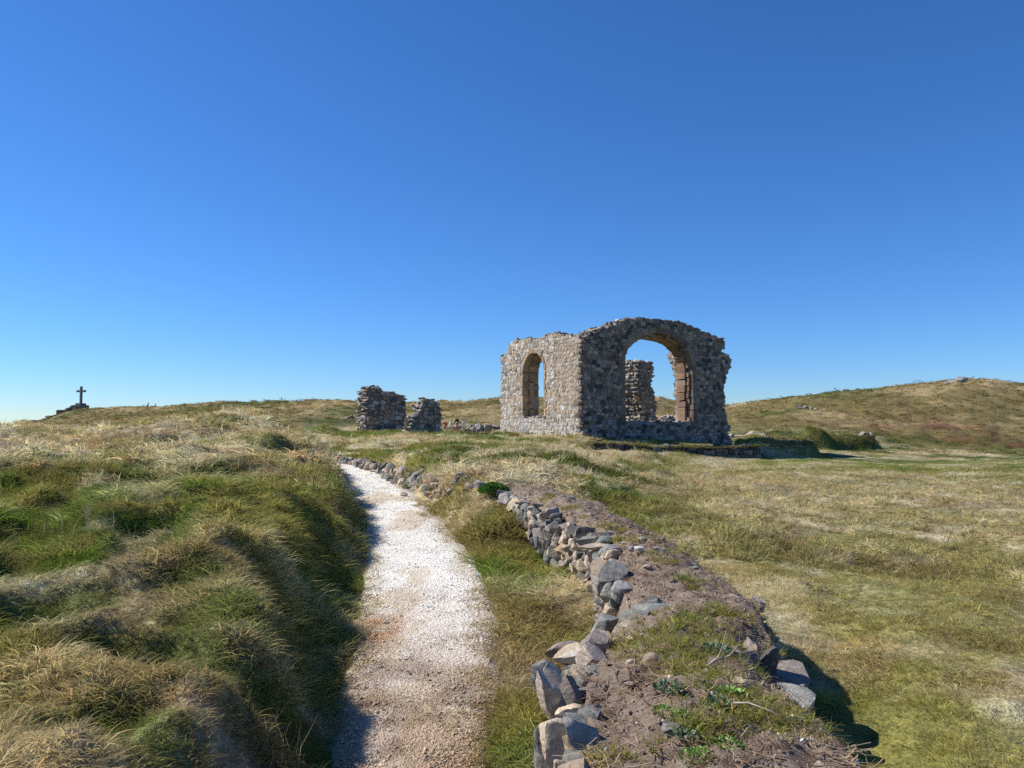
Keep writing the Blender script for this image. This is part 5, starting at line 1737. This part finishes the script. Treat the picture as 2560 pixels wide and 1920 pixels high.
o = scatter('wall_top_turf', TURF, np.stack([X, Y, soil_z(X, Y) - 0.004], 1), np.stack([q.normal(0, .2, n), q.normal(0, .2, n), q.uniform(0, 6.28, n)], 1), q.uniform(0.6, 1.3, n), np.clip(c, 0.01, 0.6), q.integers(0, 2, n))
tag(o, 'yellow green turf patches on the earth top of the bank', None, None, 'stuff')
# flat dead litter: stalks lying on the soil
def stalk(name, seed):
    qq = np.random.default_rng(seed)
    V, F, tip, rnd = [], [], [], []
    for b in range(7):
        a = qq.uniform(0, 6.28)
        p = np.array([qq.normal(0, 0.03), qq.normal(0, 0.03), 0.004])
        L = qq.uniform(0.03, 0.09)
        i0 = len(V)
        rv = qq.uniform()
        for k in range(4):
            d = np.array([math.cos(a), math.sin(a), qq.normal(0, 0.12)])
            sd2 = np.array([-math.sin(a), math.cos(a), 0]) * 0.0014
            V += [p - sd2, p + sd2]
            tip += [0.3, 0.3]; rnd += [rv, rv]
            if k:
                j = i0 + 2 * k
                F.append((j - 2, j - 1, j + 1, j))
            p = p + d * L / 3
            p[2] = max(p[2], 0.002)
            a += qq.normal(0, 0.35)
    return bpy.data.objects.new(name, mesh_np(name, V, F, M_GRASS, True, None, {'tip': np.array(tip), 'rnd': np.array(rnd)}))
ST = [stalk('stalk_litter', 41), stalk('stalk_litter', 42), stalk('stalk_litter', 43)]
n = 1700
Y = 1.6 + (9.0) * q.uniform(0, 1, n) ** 1.7
X = lerp(xface(Y) + 0.04, xright(Y) - 0.02, q.uniform(0, 1, n))
cc = np.where(q.uniform(size=n)[:, None] < 0.6, np.array([0.20, 0.13, 0.09]), np.array([0.46, 0.37, 0.27])) * q.normal(1, 0.2, n)[:, None]
o = scatter('dead_stalk_litter', ST, np.stack([X, Y, soil_z(X, Y) + 0.002], 1), np.stack([q.normal(0, .08, n), q.normal(0, .08, n), q.uniform(0, 6.28, n)], 1), q.uniform(0.6, 1.4, n), np.clip(cc, 0.02, 0.6), q.integers(0, 3, n))
tag(o, 'dead stalks and root threads littering the earth top of the bank', None, None, 'stuff')

# short grass and dead sprigs creeping in over the right edge of the path
n = 3400
Y = 1.9 + 10.5 * q.uniform(0, 1, n) ** 1.3
hwY = path_hw(Y)
X = np.interp(Y, PL[:, 1], PL[:, 0]) + hwY * np.where(q.uniform(size=n) < 0.82, q.uniform(0.5, 1.35, n), -q.uniform(0.75, 1.2, n))
pr = fbm(X * 3.1, Y * 3.1, 191, 3) + 0.45 * (np.abs(X - np.interp(Y, PL[:, 1], PL[:, 0])) / hwY - 0.95)
ok = (pr > 0.46) & ~on_wall(X, Y, 0.0)
X, Y = X[ok], Y[ok]
n = len(X)
mm_ = q.uniform(size=n)[:, None]
cc = np.where(mm_ < 0.5, np.array([0.36, 0.26, 0.12]), np.where(mm_ < 0.8, np.array([0.25, 0.24, 0.06]), np.array([0.50, 0.40, 0.22]))) * q.normal(1, 0.15, n)[:, None]
ss_, _k = path_s(X, Y)
zz = np.where(np.abs(ss_) < path_hw(Y), path_level(Y) + 0.004, height(X, Y))
o = scatter('path_edge_grass', [NEAR[5], TURF[0], TURF[1]], np.stack([X, Y, zz], 1), np.stack([q.normal(0, .25, n), q.normal(0, .25, n), q.uniform(0, 6.28, n)], 1), q.uniform(0.45, 0.95, n), np.clip(cc, 0.02, 0.7), q.integers(0, 3, n))
tag(o, 'thin brown grass creeping in over the edges of the gravel path', None, None, 'stuff')
# gravel chips on the path, thin on its grassy right edge; a few on the bank's earth
m, nt, out = new_mat('shell_chip')
ci = attr(nt, 'col', 'INSTANCER')
principled(nt, out, ci.outputs[0], 0.75, None, 0.25)
def chip(seed, flat):
    qq = np.random.default_rng(seed)
    V, F = rock(qq, (1, 0.8, flat), 1, 5, 0.1, 0.3)
    return bpy.data.objects.new('chip', mesh_np('chip', V, F, m, False))
CH = [chip(s_, f_) for s_, f_ in ((1, 0.35), (2, 0.5), (3, 0.3), (4, 0.6))]
n = 64000
u = q.uniform(0, 1, n)
yy = 1.8 * (22.0 / 1.8) ** (u ** 1.05)
kk = np.argmin(np.abs(PL[:, 1][None] - yy[:4000, None]), 1) if False else None
xc = np.interp(yy, PL[:, 1], PL[:, 0])
lat = q.uniform(-1.0, 1.0, n)
sp = q.uniform(size=n) < 0.07
lat = np.where(sp, q.uniform(0.7, 2.0, n), lat)
hwn = path_hw(yy)
x = xc + lat * hwn
ok = ~on_wall(x, yy, 0.02)
x, yy, lat, hwn = x[ok], yy[ok], lat[ok], hwn[ok]
s, k = path_s(x, yy)
z = np.where(np.abs(s) < hwn, path_level(yy) + 0.012, height(x, yy) + 0.012)
n = len(x)
cc = path_col(x, yy, s, hwn)
wmix = q.uniform(size=n)
cc = cc * np.where(wmix < 0.10, 0.5, np.where(wmix < 0.5, 0.98, 1.2))[:, None] * (1 + q.normal(0, 0.05, (n, 3)))
sz = np.where(q.uniform(size=n) < 0.03, q.uniform(0.014, 0.028, n), q.uniform(0.004, 0.011, n)) * (1 + yy * 0.03)
o = scatter('gravel', CH, np.stack([x, yy, z], 1), q.uniform(0, 6.28, (n, 3)) * np.array([0.12, 0.12, 1]), sz, np.clip(cc, 0.03, 0.9), q.integers(0, 4, n))
tag(o, 'white crushed shell and stone chips covering the path', None, None, 'stuff')
n = 2600                                   # crumbs of earth
Y = 1.7 + 8.5 * q.uniform(0, 1, n) ** 1.6
X = lerp(xface(Y) + 0.13, xright(Y) - 0.03, q.uniform(0, 1, n))
o = scatter('soil_crumbs', CH, np.stack([X, Y, soil_z(X, Y) + 0.002], 1), q.uniform(0, 6.28, (n, 3)), q.uniform(0.006, 0.022, n) * np.where(q.uniform(size=n) < 0.06, 2.0, 1.0), np.array([[0.25, 0.19, 0.14]]) * q.uniform(0.6, 1.3, n)[:, None], q.integers(0, 4, n))
tag(o, 'crumbs of brown earth on top of the bank', None, None, 'stuff')
n = 260
Y = 1.8 + 8 * q.uniform(0, 1, n) ** 1.5
X = lerp(xface(Y) + 0.05, xright(Y) - 0.05, q.uniform(0, 1, n))
o = scatter('shell_bits', CH, np.stack([X, Y, soil_z(X, Y) + 0.003], 1), q.uniform(0, 6.28, (n, 3)), q.uniform(0.006, 0.017, n), np.repeat(np.array([[0.72, 0.69, 0.63]]), n, 0) * q.uniform(0.5, 1.1, n)[:, None], q.integers(0, 4, n))
tag(o, 'white shell bits scattered on the earth top of the bank', None, None, 'stuff')

# ---- leafy weeds on the bank: each a plant of its own
def leaf_mat(name, col):
    mm, nt, out = new_mat(name)
    rnd = attr(nt, 'rnd')
    c_ = mixc(nt, (*col, 1), ramp(nt, rnd.outputs['Fac'], [(0, 0.55), (1, 1.5)]), 1.0, 'MULTIPLY')
    d = nt.nodes.new('ShaderNodeBsdfPrincipled'); d.inputs['Roughness'].default_value = 0.5
    t = nt.nodes.new('ShaderNodeBsdfTranslucent')
    nt.links.new(c_, d.inputs['Base Color']); nt.links.new(c_, t.inputs[0])
    mx = nt.nodes.new('ShaderNodeMixShader'); mx.inputs[0].default_value = 0.25
    nt.links.new(d.outputs[0], mx.inputs[1]); nt.links.new(t.outputs[0], mx.inputs[2]); nt.links.new(mx.outputs[0], out.inputs[0])
    return mm
ML1, ML2 = leaf_mat('weed_leaf_bluegreen', (0.12, 0.17, 0.09)), leaf_mat('weed_leaf_green', (0.18, 0.29, 0.05))
MLC = leaf_mat('cushion_leaf', (0.085, 0.20, 0.03))
def weed(loc, rad, n, leaf, mat, label, seed, dome=0.5):
    qq = np.random.default_rng(seed)
    V, F, rnd = [], [], []
    for k in range(n):
        a = qq.uniform(0, 6.283)
        rr = rad * math.sqrt(qq.uniform())
        zz = rad * dome * math.sqrt(max(0, 1 - (rr / rad) ** 2)) * qq.uniform(0.6, 1.05)
        p = np.array([rr * math.cos(a), rr * math.sin(a), zz])
        d = np.array([math.cos(a) * (0.3 + rr / rad), math.sin(a) * (0.3 + rr / rad), qq.uniform(0.1, 0.9)]) + qq.normal(0, 0.35, 3)
        d /= np.linalg.norm(d)
        sdv = np.cross(d, qq.normal(size=3)); sdv /= np.linalg.norm(sdv)
        L = leaf * qq.uniform(0.6, 1.3)
        w = L * qq.uniform(0.28, 0.45)
        up = np.cross(sdv, d) * L * 0.12
        i = len(V)
        V += [p, p + d * L * 0.5 - sdv * w + up, p + d * L, p + d * L * 0.5 + sdv * w + up]
        F.append((i, i + 1, i + 2, i + 3))
        rnd += [qq.uniform()] * 4
    e = empty('weed', loc)
    tag(e, label, 'plant')
    link(bpy.data.objects.new('leaves', mesh_np('leaves', V, F, mat, False, None, {'rnd': np.array(rnd)})), e)
    # short stems from the crown to the ground
    Vs, Fs, rs2 = [], [], []
    for k in range(8):
        a = qq.uniform(0, 6.283)
        tp_ = np.array([rad * 0.6 * math.cos(a), rad * 0.6 * math.sin(a), rad * dome * 0.6])
        b0 = tp_ * np.array([0.2, 0.2, 0]) + np.array([0, 0, -0.02])
        i = len(Vs)
        wd = rad * 0.03
        Vs += [b0 + np.array([wd, 0, 0]), b0 - np.array([wd, 0, 0]), tp_ - np.array([wd, 0, 0]), tp_ + np.array([wd, 0, 0]), b0 + np.array([0, wd, 0]), b0 - np.array([0, wd, 0]), tp_]
        Fs += [(i, i + 1, i + 2, i + 3), (i + 4, i + 5, i + 6)]
        rs2 += [0.3] * 7
    link(bpy.data.objects.new('stem', mesh_np('stem', Vs, Fs, mat, False, None, {'rnd': np.array(rs2)})), e)
    return e
def bank_pt(px, py, Yd):
    """where the sight line through this pixel meets the bank's earth"""
    best = None
    for Yv in np.arange(Yd * 0.85, Yd * 1.2, 0.01):
        p = P2(px, py, Yv)
        zz = soil_z(np.array([p[0]]), np.array([p[1]]))[0]
        if best is None or abs(zz - p[2]) < best[0]:
            best = (abs(zz - p[2]), (p[0], p[1], zz))
    return best[1]
for i, (px, py, Yd, rad, n, leaf, mt, lab) in enumerate([
    (1447, 1492, 3.3, 0.055, 110, 0.022, ML1, 'blue green leafy weed alone on the bare earth of the bank'),
    (1555, 1528, 3.05, 0.06, 110, 0.022, ML1, 'blue green weed at the edge of turf above the white stick'),
    (1575, 1505, 3.2, 0.06, 100, 0.022, ML2, 'mid green weed in the turf at the right edge of the bank'),
    (1437, 1543, 3.0, 0.045, 80, 0.016, ML2, 'small bright green weed left of another on bare earth'),
    (1475, 1548, 2.98, 0.035, 80, 0.013, ML2, 'round bright green moss tuft on bare earth'),
    (1512, 1643, 2.62, 0.06, 170, 0.016, ML2, 'bright green feathery weed at the bottom edge of the picture'),
    (1480, 1600, 2.75, 0.045, 80, 0.016, ML1, 'straggly grey green weed on the nearest bare earth'),
    (1545, 1410, 3.8, 0.07, 110, 0.022, ML1, 'dark leafy weed beside the shaded hollow of the bank'),
    (1290, 1462, 3.45, 0.04, 60, 0.016, ML2, 'tiny weed in the crack beside the cream boulder'),
    (1570, 1615, 2.72, 0.06, 130, 0.014, ML2, 'yellow green moss mat near the bottom of the bank')]):
    p = bank_pt(px, py, Yd)
    weed(p, rad, n, leaf, mt, lab, 700 + i, 0.45)
pc_ = P2(1067, 1062, 10.3)
weed((pc_[0], pc_[1], max(pc_[2] - 0.05, float(height(np.array([pc_[0]]), np.array([pc_[1]]))[0]) + 0.02)), 0.20, 2600, 0.030, MLC, 'dark green cushion plant on top of the bank beyond the stones', 760, 0.62)
pc_ = P2(1125, 1045, 11.2)
weed((pc_[0], pc_[1], pc_[2] - 0.03), 0.16, 700, 0.04, ML2, 'fresh green leafy clump behind the cushion plant', 761, 0.5)
# sticks
M_STICK = mat_plain('bleached_stick', (0.42, 0.37, 0.30), 0.8, 40.0, 0.3)
def tube(pts, rad, name, mat, parent=None, n=6, taper=0.4):
    P = np.array(pts, float)
    V, F = [], []
    for i, p in enumerate(P):
        d = P[min(i + 1, len(P) - 1)] - P[max(i - 1, 0)]
        d /= np.linalg.norm(d)
        a = np.cross(d, (0.3, 0.2, 0.93)); a /= np.linalg.norm(a)
        b = np.cross(d, a)
        r_ = rad * (1 - (1 - taper) * i / (len(P) - 1))
        for k in range(n):
            V.append(p + r_ * (math.cos(6.2832 * k / n) * a + math.sin(6.2832 * k / n) * b))
    for i in range(len(P) - 1):
        for k in range(n):
            F.append((i * n + k, i * n + (k + 1) % n, (i + 1) * n + (k + 1) % n, (i + 1) * n + k))
    F.append(tuple(range(n))[::-1]); F.append(tuple((len(P) - 1) * n + k for k in range(n)))
    return link(bpy.data.objects.new(name, mesh_np(name, V, F, mat)), parent)
b0 = np.array(bank_pt(1585, 1527, 3.1))
for pts, rad, lab in [([b0 + (0, 0, 0.012), b0 + (0.05, -0.02, 0.018), b0 + (0.09, -0.06, 0.014), b0 + (0.12, -0.10, 0.012)], 0.004, 'white forked stick lying on turf near the bank edge')]:
    o = tube(pts, rad, 'stick', M_STICK)
    tag(o, lab, 'stick')
b1 = np.array(bank_pt(1545, 1440, 3.65))
for dx, dz, lab in ((0.10, 0.10, 'curved bare twig rising by the shaded hollow of the bank'), (0.045, 0.16, 'thin upright twig rising by the shaded hollow')):
    o = tube([b1 + (-0.04, 0, 0), b1 + (0.01, -0.01, 0.01 + dz * 0.2), b1 + (dx * 0.6, -0.02, dz * 0.55), b1 + (dx, -0.02, dz)], 0.004, 'twig', M_STICK)
    tag(o, lab, 'twig')
# dead stalks standing in the left bank
q = np.random.default_rng(640)
n = 110
P_ = []
for px, py, Yd, rad in ((30, 1010, 8.6, 0.5), (60, 1190, 5.2, 0.7), (200, 1150, 5.6, 0.6), (60, 980, 9.2, 0.6), (600, 1045, 9.5, 0.25), (600, 1500, 3.4, 0.15), (300, 1110, 6.2, 0.3)):
    p = P2(px, py, Yd)
    for k in range(n // 7):
        P_.append((p[0] + q.normal(0, rad * 0.5), p[1] + q.normal(0, rad * 0.5)))
P_ = np.array(P_)
zz = height(P_[:, 0], P_[:, 1])
TW = [tuft('dead_stem', 51, 3, 0.03, 0.42, 0.0045, 0.25, 0.25, 0.1, 4), tuft('dead_stem', 52, 4, 0.04, 0.36, 0.0045, 0.45, 0.35, 0.15, 4)]
o = scatter('dead_stems', TW, np.stack([P_[:, 0], P_[:, 1], zz], 1), np.stack([q.normal(0, .15, len(P_)), q.normal(0, .15, len(P_)), q.uniform(0, 6.28, len(P_))], 1), q.uniform(0.35, 0.8, len(P_)),
            np.array([[0.42, 0.36, 0.29]]) * q.uniform(0.6, 1.2, len(P_))[:, None], q.integers(0, 2, len(P_)))
tag(o, 'thin grey dead stems standing up out of the left bank', None, None, 'stuff')
# yellow flowers in the near field
M_PETAL = mat_plain('yellow_petal', (0.75, 0.55, 0.02), 0.6, 30.0, 0.1)
M_STEM = mat_plain('flower_stem', (0.10, 0.15, 0.03), 0.7, 30.0, 0.2)
def flower_mesh():
    V, F = [(0, 0, 0.004)], []
    for k in range(6):
        a = 6.2832 * k / 6
        i = len(V)
        for da, r_, zz_ in ((-0.35, 0.007, 0.003), (0.0, 0.014, 0.006), (0.35, 0.007, 0.003)):
            V.append((r_ * math.cos(a + da), r_ * math.sin(a + da), zz_))
        F.append((0, i, i + 1, i + 2))
    return mesh_np('petals', V, F, M_PETAL, False)
fm = flower_mesh()
sm_ = None
for i, (fx, fy, Yd) in enumerate([(2036, 1447, 7.7), (2045, 1445, 7.8), (2170, 1449, 7.7), (2129, 1464, 7.4), (2131, 1526, 6.5), (2162, 1521, 6.5), (1926, 1373, 9.4), (1931, 1411, 8.5), (2140, 1375, 9.4), (2240, 1533, 6.4), (1980, 1345, 10.4), (1946, 1345, 10.3)]):
    p = PF(fx, fy, Yd)
    gz0 = float(height(np.array([p[0]]), np.array([p[1]]))[0])
    e = empty('yellow_flower', (p[0], p[1], gz0))
    tag(e, 'tiny yellow flower in the grass right of the bank', 'flower', 'yellow flowers in the field grass')
    h_ = max(0.06, min(0.22, p[2] - gz0))
    hd = link(bpy.data.objects.new('petals', fm), e)
    hd.location = (0, 0, h_)
    if sm_ is None:
        sm_ = tube([(0, 0, 0), (0.004, 0, 0.5), (0, 0, 1.0)], 0.0014, 'stem', M_STEM, e, 4).data
        e.children[-1].scale = (1, 1, h_)
    else:
        st = link(bpy.data.objects.new('stem', sm_), e)
        st.scale = (1, 1, h_)

# ------------------------------------------------------------------ people
M_SKIN = mat_plain('skin', (0.48, 0.30, 0.22), 0.6, 10.0, 0.05)
def cloth(name, col):
    return mat_plain(name, col, 0.85, 12.0, 0.15)
def skinned(name, joints, edges, parent, mat, sub=2):
    me = bpy.data.meshes.new(name)
    me.from_pydata([j[:3] for j in joints], edges, [])
    me.materials.append(mat)
    o = link(bpy.data.objects.new(name, me), parent)
    md = o.modifiers.new('skin', 'SKIN')
    md.use_smooth_shade = True
    if not me.skin_vertices:
        me.skin_vertices.new()
    for v, j in zip(me.skin_vertices[0].data, joints):
        r_ = j[3]
        v.radius = (r_, r_ if len(j) < 5 else j[4])
    me.skin_vertices[0].data[0].use_root = True
    sb = o.modifiers.new('smooth', 'SUBSURF')
    sb.levels = sb.render_levels = sub
    return o
def person(loc, rz_, joints, edges, clothes, hair, label):
    e = empty('person', loc)
    e.rotation_euler = (0, 0, rz_)
    tag(e, label, 'person')
    skinned('body', joints, edges, e, M_SKIN)
    for nm, js, es, mt in clothes:
        skinned(nm, js, es, e, mt)
    V, F = ico(3)
    V = V.copy()
    keep = [i for i in range(len(V))]
    hx, hy, hz, hr, mt = hair
    Vh = V * np.array([hr, hr * 1.15, hr * 1.2])
    Vh[:, 1] = np.where((V[:, 1] < -0.2) & (V[:, 2] < 0.35), Vh[:, 1] * 0.45, Vh[:, 1])
    Vh = Vh * (1 + 0.08 * noise3(V, 4, 3))[:, None]
    link(bpy.data.objects.new('hair', mesh_np('hair', Vh + np.array([hx, hy, hz]), F, mt)), e)
    return e
# standing figure (origin at the feet, facing -Y)
SJ = [(0, 0, 0.95, 0.14, 0.10), (0, 0, 1.15, 0.13, 0.09), (0, 0, 1.40, 0.17, 0.10), (0, 0, 1.50, 0.055), (0, -0.02, 1.60, 0.085), (0, -0.02, 1.70, 0.075),
      (0.09, 0, 0.88, 0.09), (0.10, -0.02, 0.50, 0.065), (0.10, 0.02, 0.08, 0.042), (0.10, -0.14, 0.035, 0.035),
      (-0.09, 0, 0.88, 0.09), (-0.10, 0.06, 0.50, 0.065), (-0.10, 0.14, 0.10, 0.042), (-0.10, 0.02, 0.035, 0.035),
      (0.19, 0, 1.40, 0.055), (0.24, 0.02, 1.13, 0.045), (0.22, -0.08, 0.88, 0.034), (0.21, -0.11, 0.78, 0.036),
      (-0.19, 0, 1.40, 0.055), (-0.24, 0.02, 1.13, 0.045), (-0.22, -0.08, 0.88, 0.034), (-0.21, -0.11, 0.78, 0.036)]
SE = [(0, 1), (1, 2), (2, 3), (3, 4), (4, 5), (0, 6), (6, 7), (7, 8), (8, 9), (0, 10), (10, 11), (11, 12), (12, 13), (2, 14), (14, 15), (15, 16), (16, 17), (2, 18), (18, 19), (19, 20), (20, 21)]
def grow(js, ids, g):
    return [tuple(js[i][:3]) + tuple(r_ + g for r_ in js[i][3:]) for i in ids]
def subset(edges, ids):
    mp = {i: k for k, i in enumerate(ids)}
    return [(mp[a], mp[b]) for a, b in edges if a in mp and b in mp]
def standing(loc, rz_, ctop, cleg, chair, label, bend=0.0):
    js = [tuple(j) for j in SJ]
    if bend:
        js = [(j[0], j[1] - max(0, j[2] - 0.95) * bend, j[2] - max(0, j[2] - 0.95) * bend * 0.2) + tuple(j[3:]) for j in js]
    top, legs = [0, 1, 2, 14, 15, 16, 18, 19, 20], [0, 6, 7, 8, 10, 11, 12]
    h = js[5]
    return person(loc, rz_, js, SE, [('jacket', grow(js, top, 0.02), subset(SE, top), ctop), ('trousers', grow(js, legs, 0.015), subset(SE, legs), cleg)], (h[0], h[1] + 0.02, h[2] - 0.01, 0.105, chair), label)
DKC, GRC = cloth('dark_jacket', (0.015, 0.018, 0.03)), cloth('grey_trousers', (0.05, 0.055, 0.07))
HB, HO = mat_plain('dark_hair', (0.03, 0.022, 0.018), 0.6, 40.0, 0.3), mat_plain('ginger_hair', (0.36, 0.13, 0.04), 0.55, 40.0, 0.3)
YP = 140.0
p = PF(368.2, 1016.5, YP)
top_ = PF(371, 1008.0, YP)[2]
standing((p[0], YP, top_ - 1.66), R(90), DKC, GRC, HB, 'dark clothed walker stooping forward on the left skyline', 0.25)
YP2 = 150.0
p = PF(388.8, 1013, YP2)
standing((p[0], YP2, PF(388, 1010.6, YP2)[2] - 1.72), R(80), GRC, GRC, HB, 'second walker on the left skyline, only head and shoulders above the ridge')
# seated pair among the rubble (origin under the seat, facing -Y)
def seated(loc, rz_, label, tops, hairm, arms_up):
    js = [(0, 0, 0.10, 0.15, 0.12), (0, 0.02, 0.32, 0.13, 0.10), (0, 0, 0.55, 0.17, 0.10), (0, -0.02, 0.65, 0.055), (0, -0.04, 0.75, 0.085), (0, -0.04, 0.85, 0.075),
          (0.10, -0.05, 0.10, 0.09), (0.12, -0.42, 0.14, 0.065), (0.12, -0.46, -0.25, 0.042), (0.12, -0.58, -0.28, 0.035),
          (-0.10, -0.05, 0.10, 0.09), (-0.12, -0.42, 0.14, 0.065), (-0.12, -0.46, -0.25, 0.042), (-0.12, -0.58, -0.28, 0.035)]
    if arms_up:
        js += [(0.19, 0, 0.56, 0.055), (0.34, -0.10, 0.62, 0.046), (0.27, -0.12, 0.86, 0.034), (0.24, -0.12, 0.95, 0.036), (-0.19, 0, 0.56, 0.055), (-0.34, -0.10, 0.60, 0.046), (-0.30, -0.14, 0.84, 0.034), (-0.27, -0.15, 0.93, 0.036)]
    else:
        js += [(0.19, 0, 0.56, 0.055), (0.25, -0.02, 0.30, 0.045), (0.14, -0.24, 0.22, 0.034), (0.08, -0.30, 0.22, 0.036), (-0.19, 0, 0.56, 0.055), (-0.25, -0.02, 0.30, 0.045), (-0.14, -0.24, 0.22, 0.034), (-0.08, -0.30, 0.22, 0.036)]
    cl = [(nm, grow(js, ids, g_), subset(SE, ids), mt) for nm, ids, g_, mt in tops]
    return person(loc, rz_, js, SE, cl, (0, -0.02, 0.84, 0.108, hairm), label)
RED, WHC, BLK = cloth('red_vest', (0.75, 0.035, 0.03)), cloth('white_sleeve', (0.78, 0.78, 0.76)), cloth('black_top', (0.02, 0.02, 0.025))
K51 = lambda x, y: (1080 + x * 0.08137, 1030 + y * 0.08137)
YS = 36.0
p = PF(*K51(765, 560), YS)
seated((p[0], YS, PF(1145, 1057.5, YS)[2] - 0.76), R(10), 'person in a red vest with white sleeves raised, sitting in the rubble', [('sleeve', [14, 15, 16], 0.022, WHC), ('sleeve', [18, 19, 20], 0.022, WHC), ('vest', [0, 1, 2], 0.075, RED), ('trousers', [0, 6, 7, 8, 10, 11, 12], 0.02, DKC)], HB, True)
p = PF(*K51(405, 540), YS)
seated((p[0], YS, PF(1113, 1060.5, YS)[2] - 0.85), R(-15), 'ginger haired person in a black top sitting in the rubble', [('top', [0, 1, 2, 14, 15, 16, 18, 19, 20], 0.02, BLK), ('trousers', [0, 6, 7, 8, 10, 11, 12], 0.02, DKC)], HO, False)
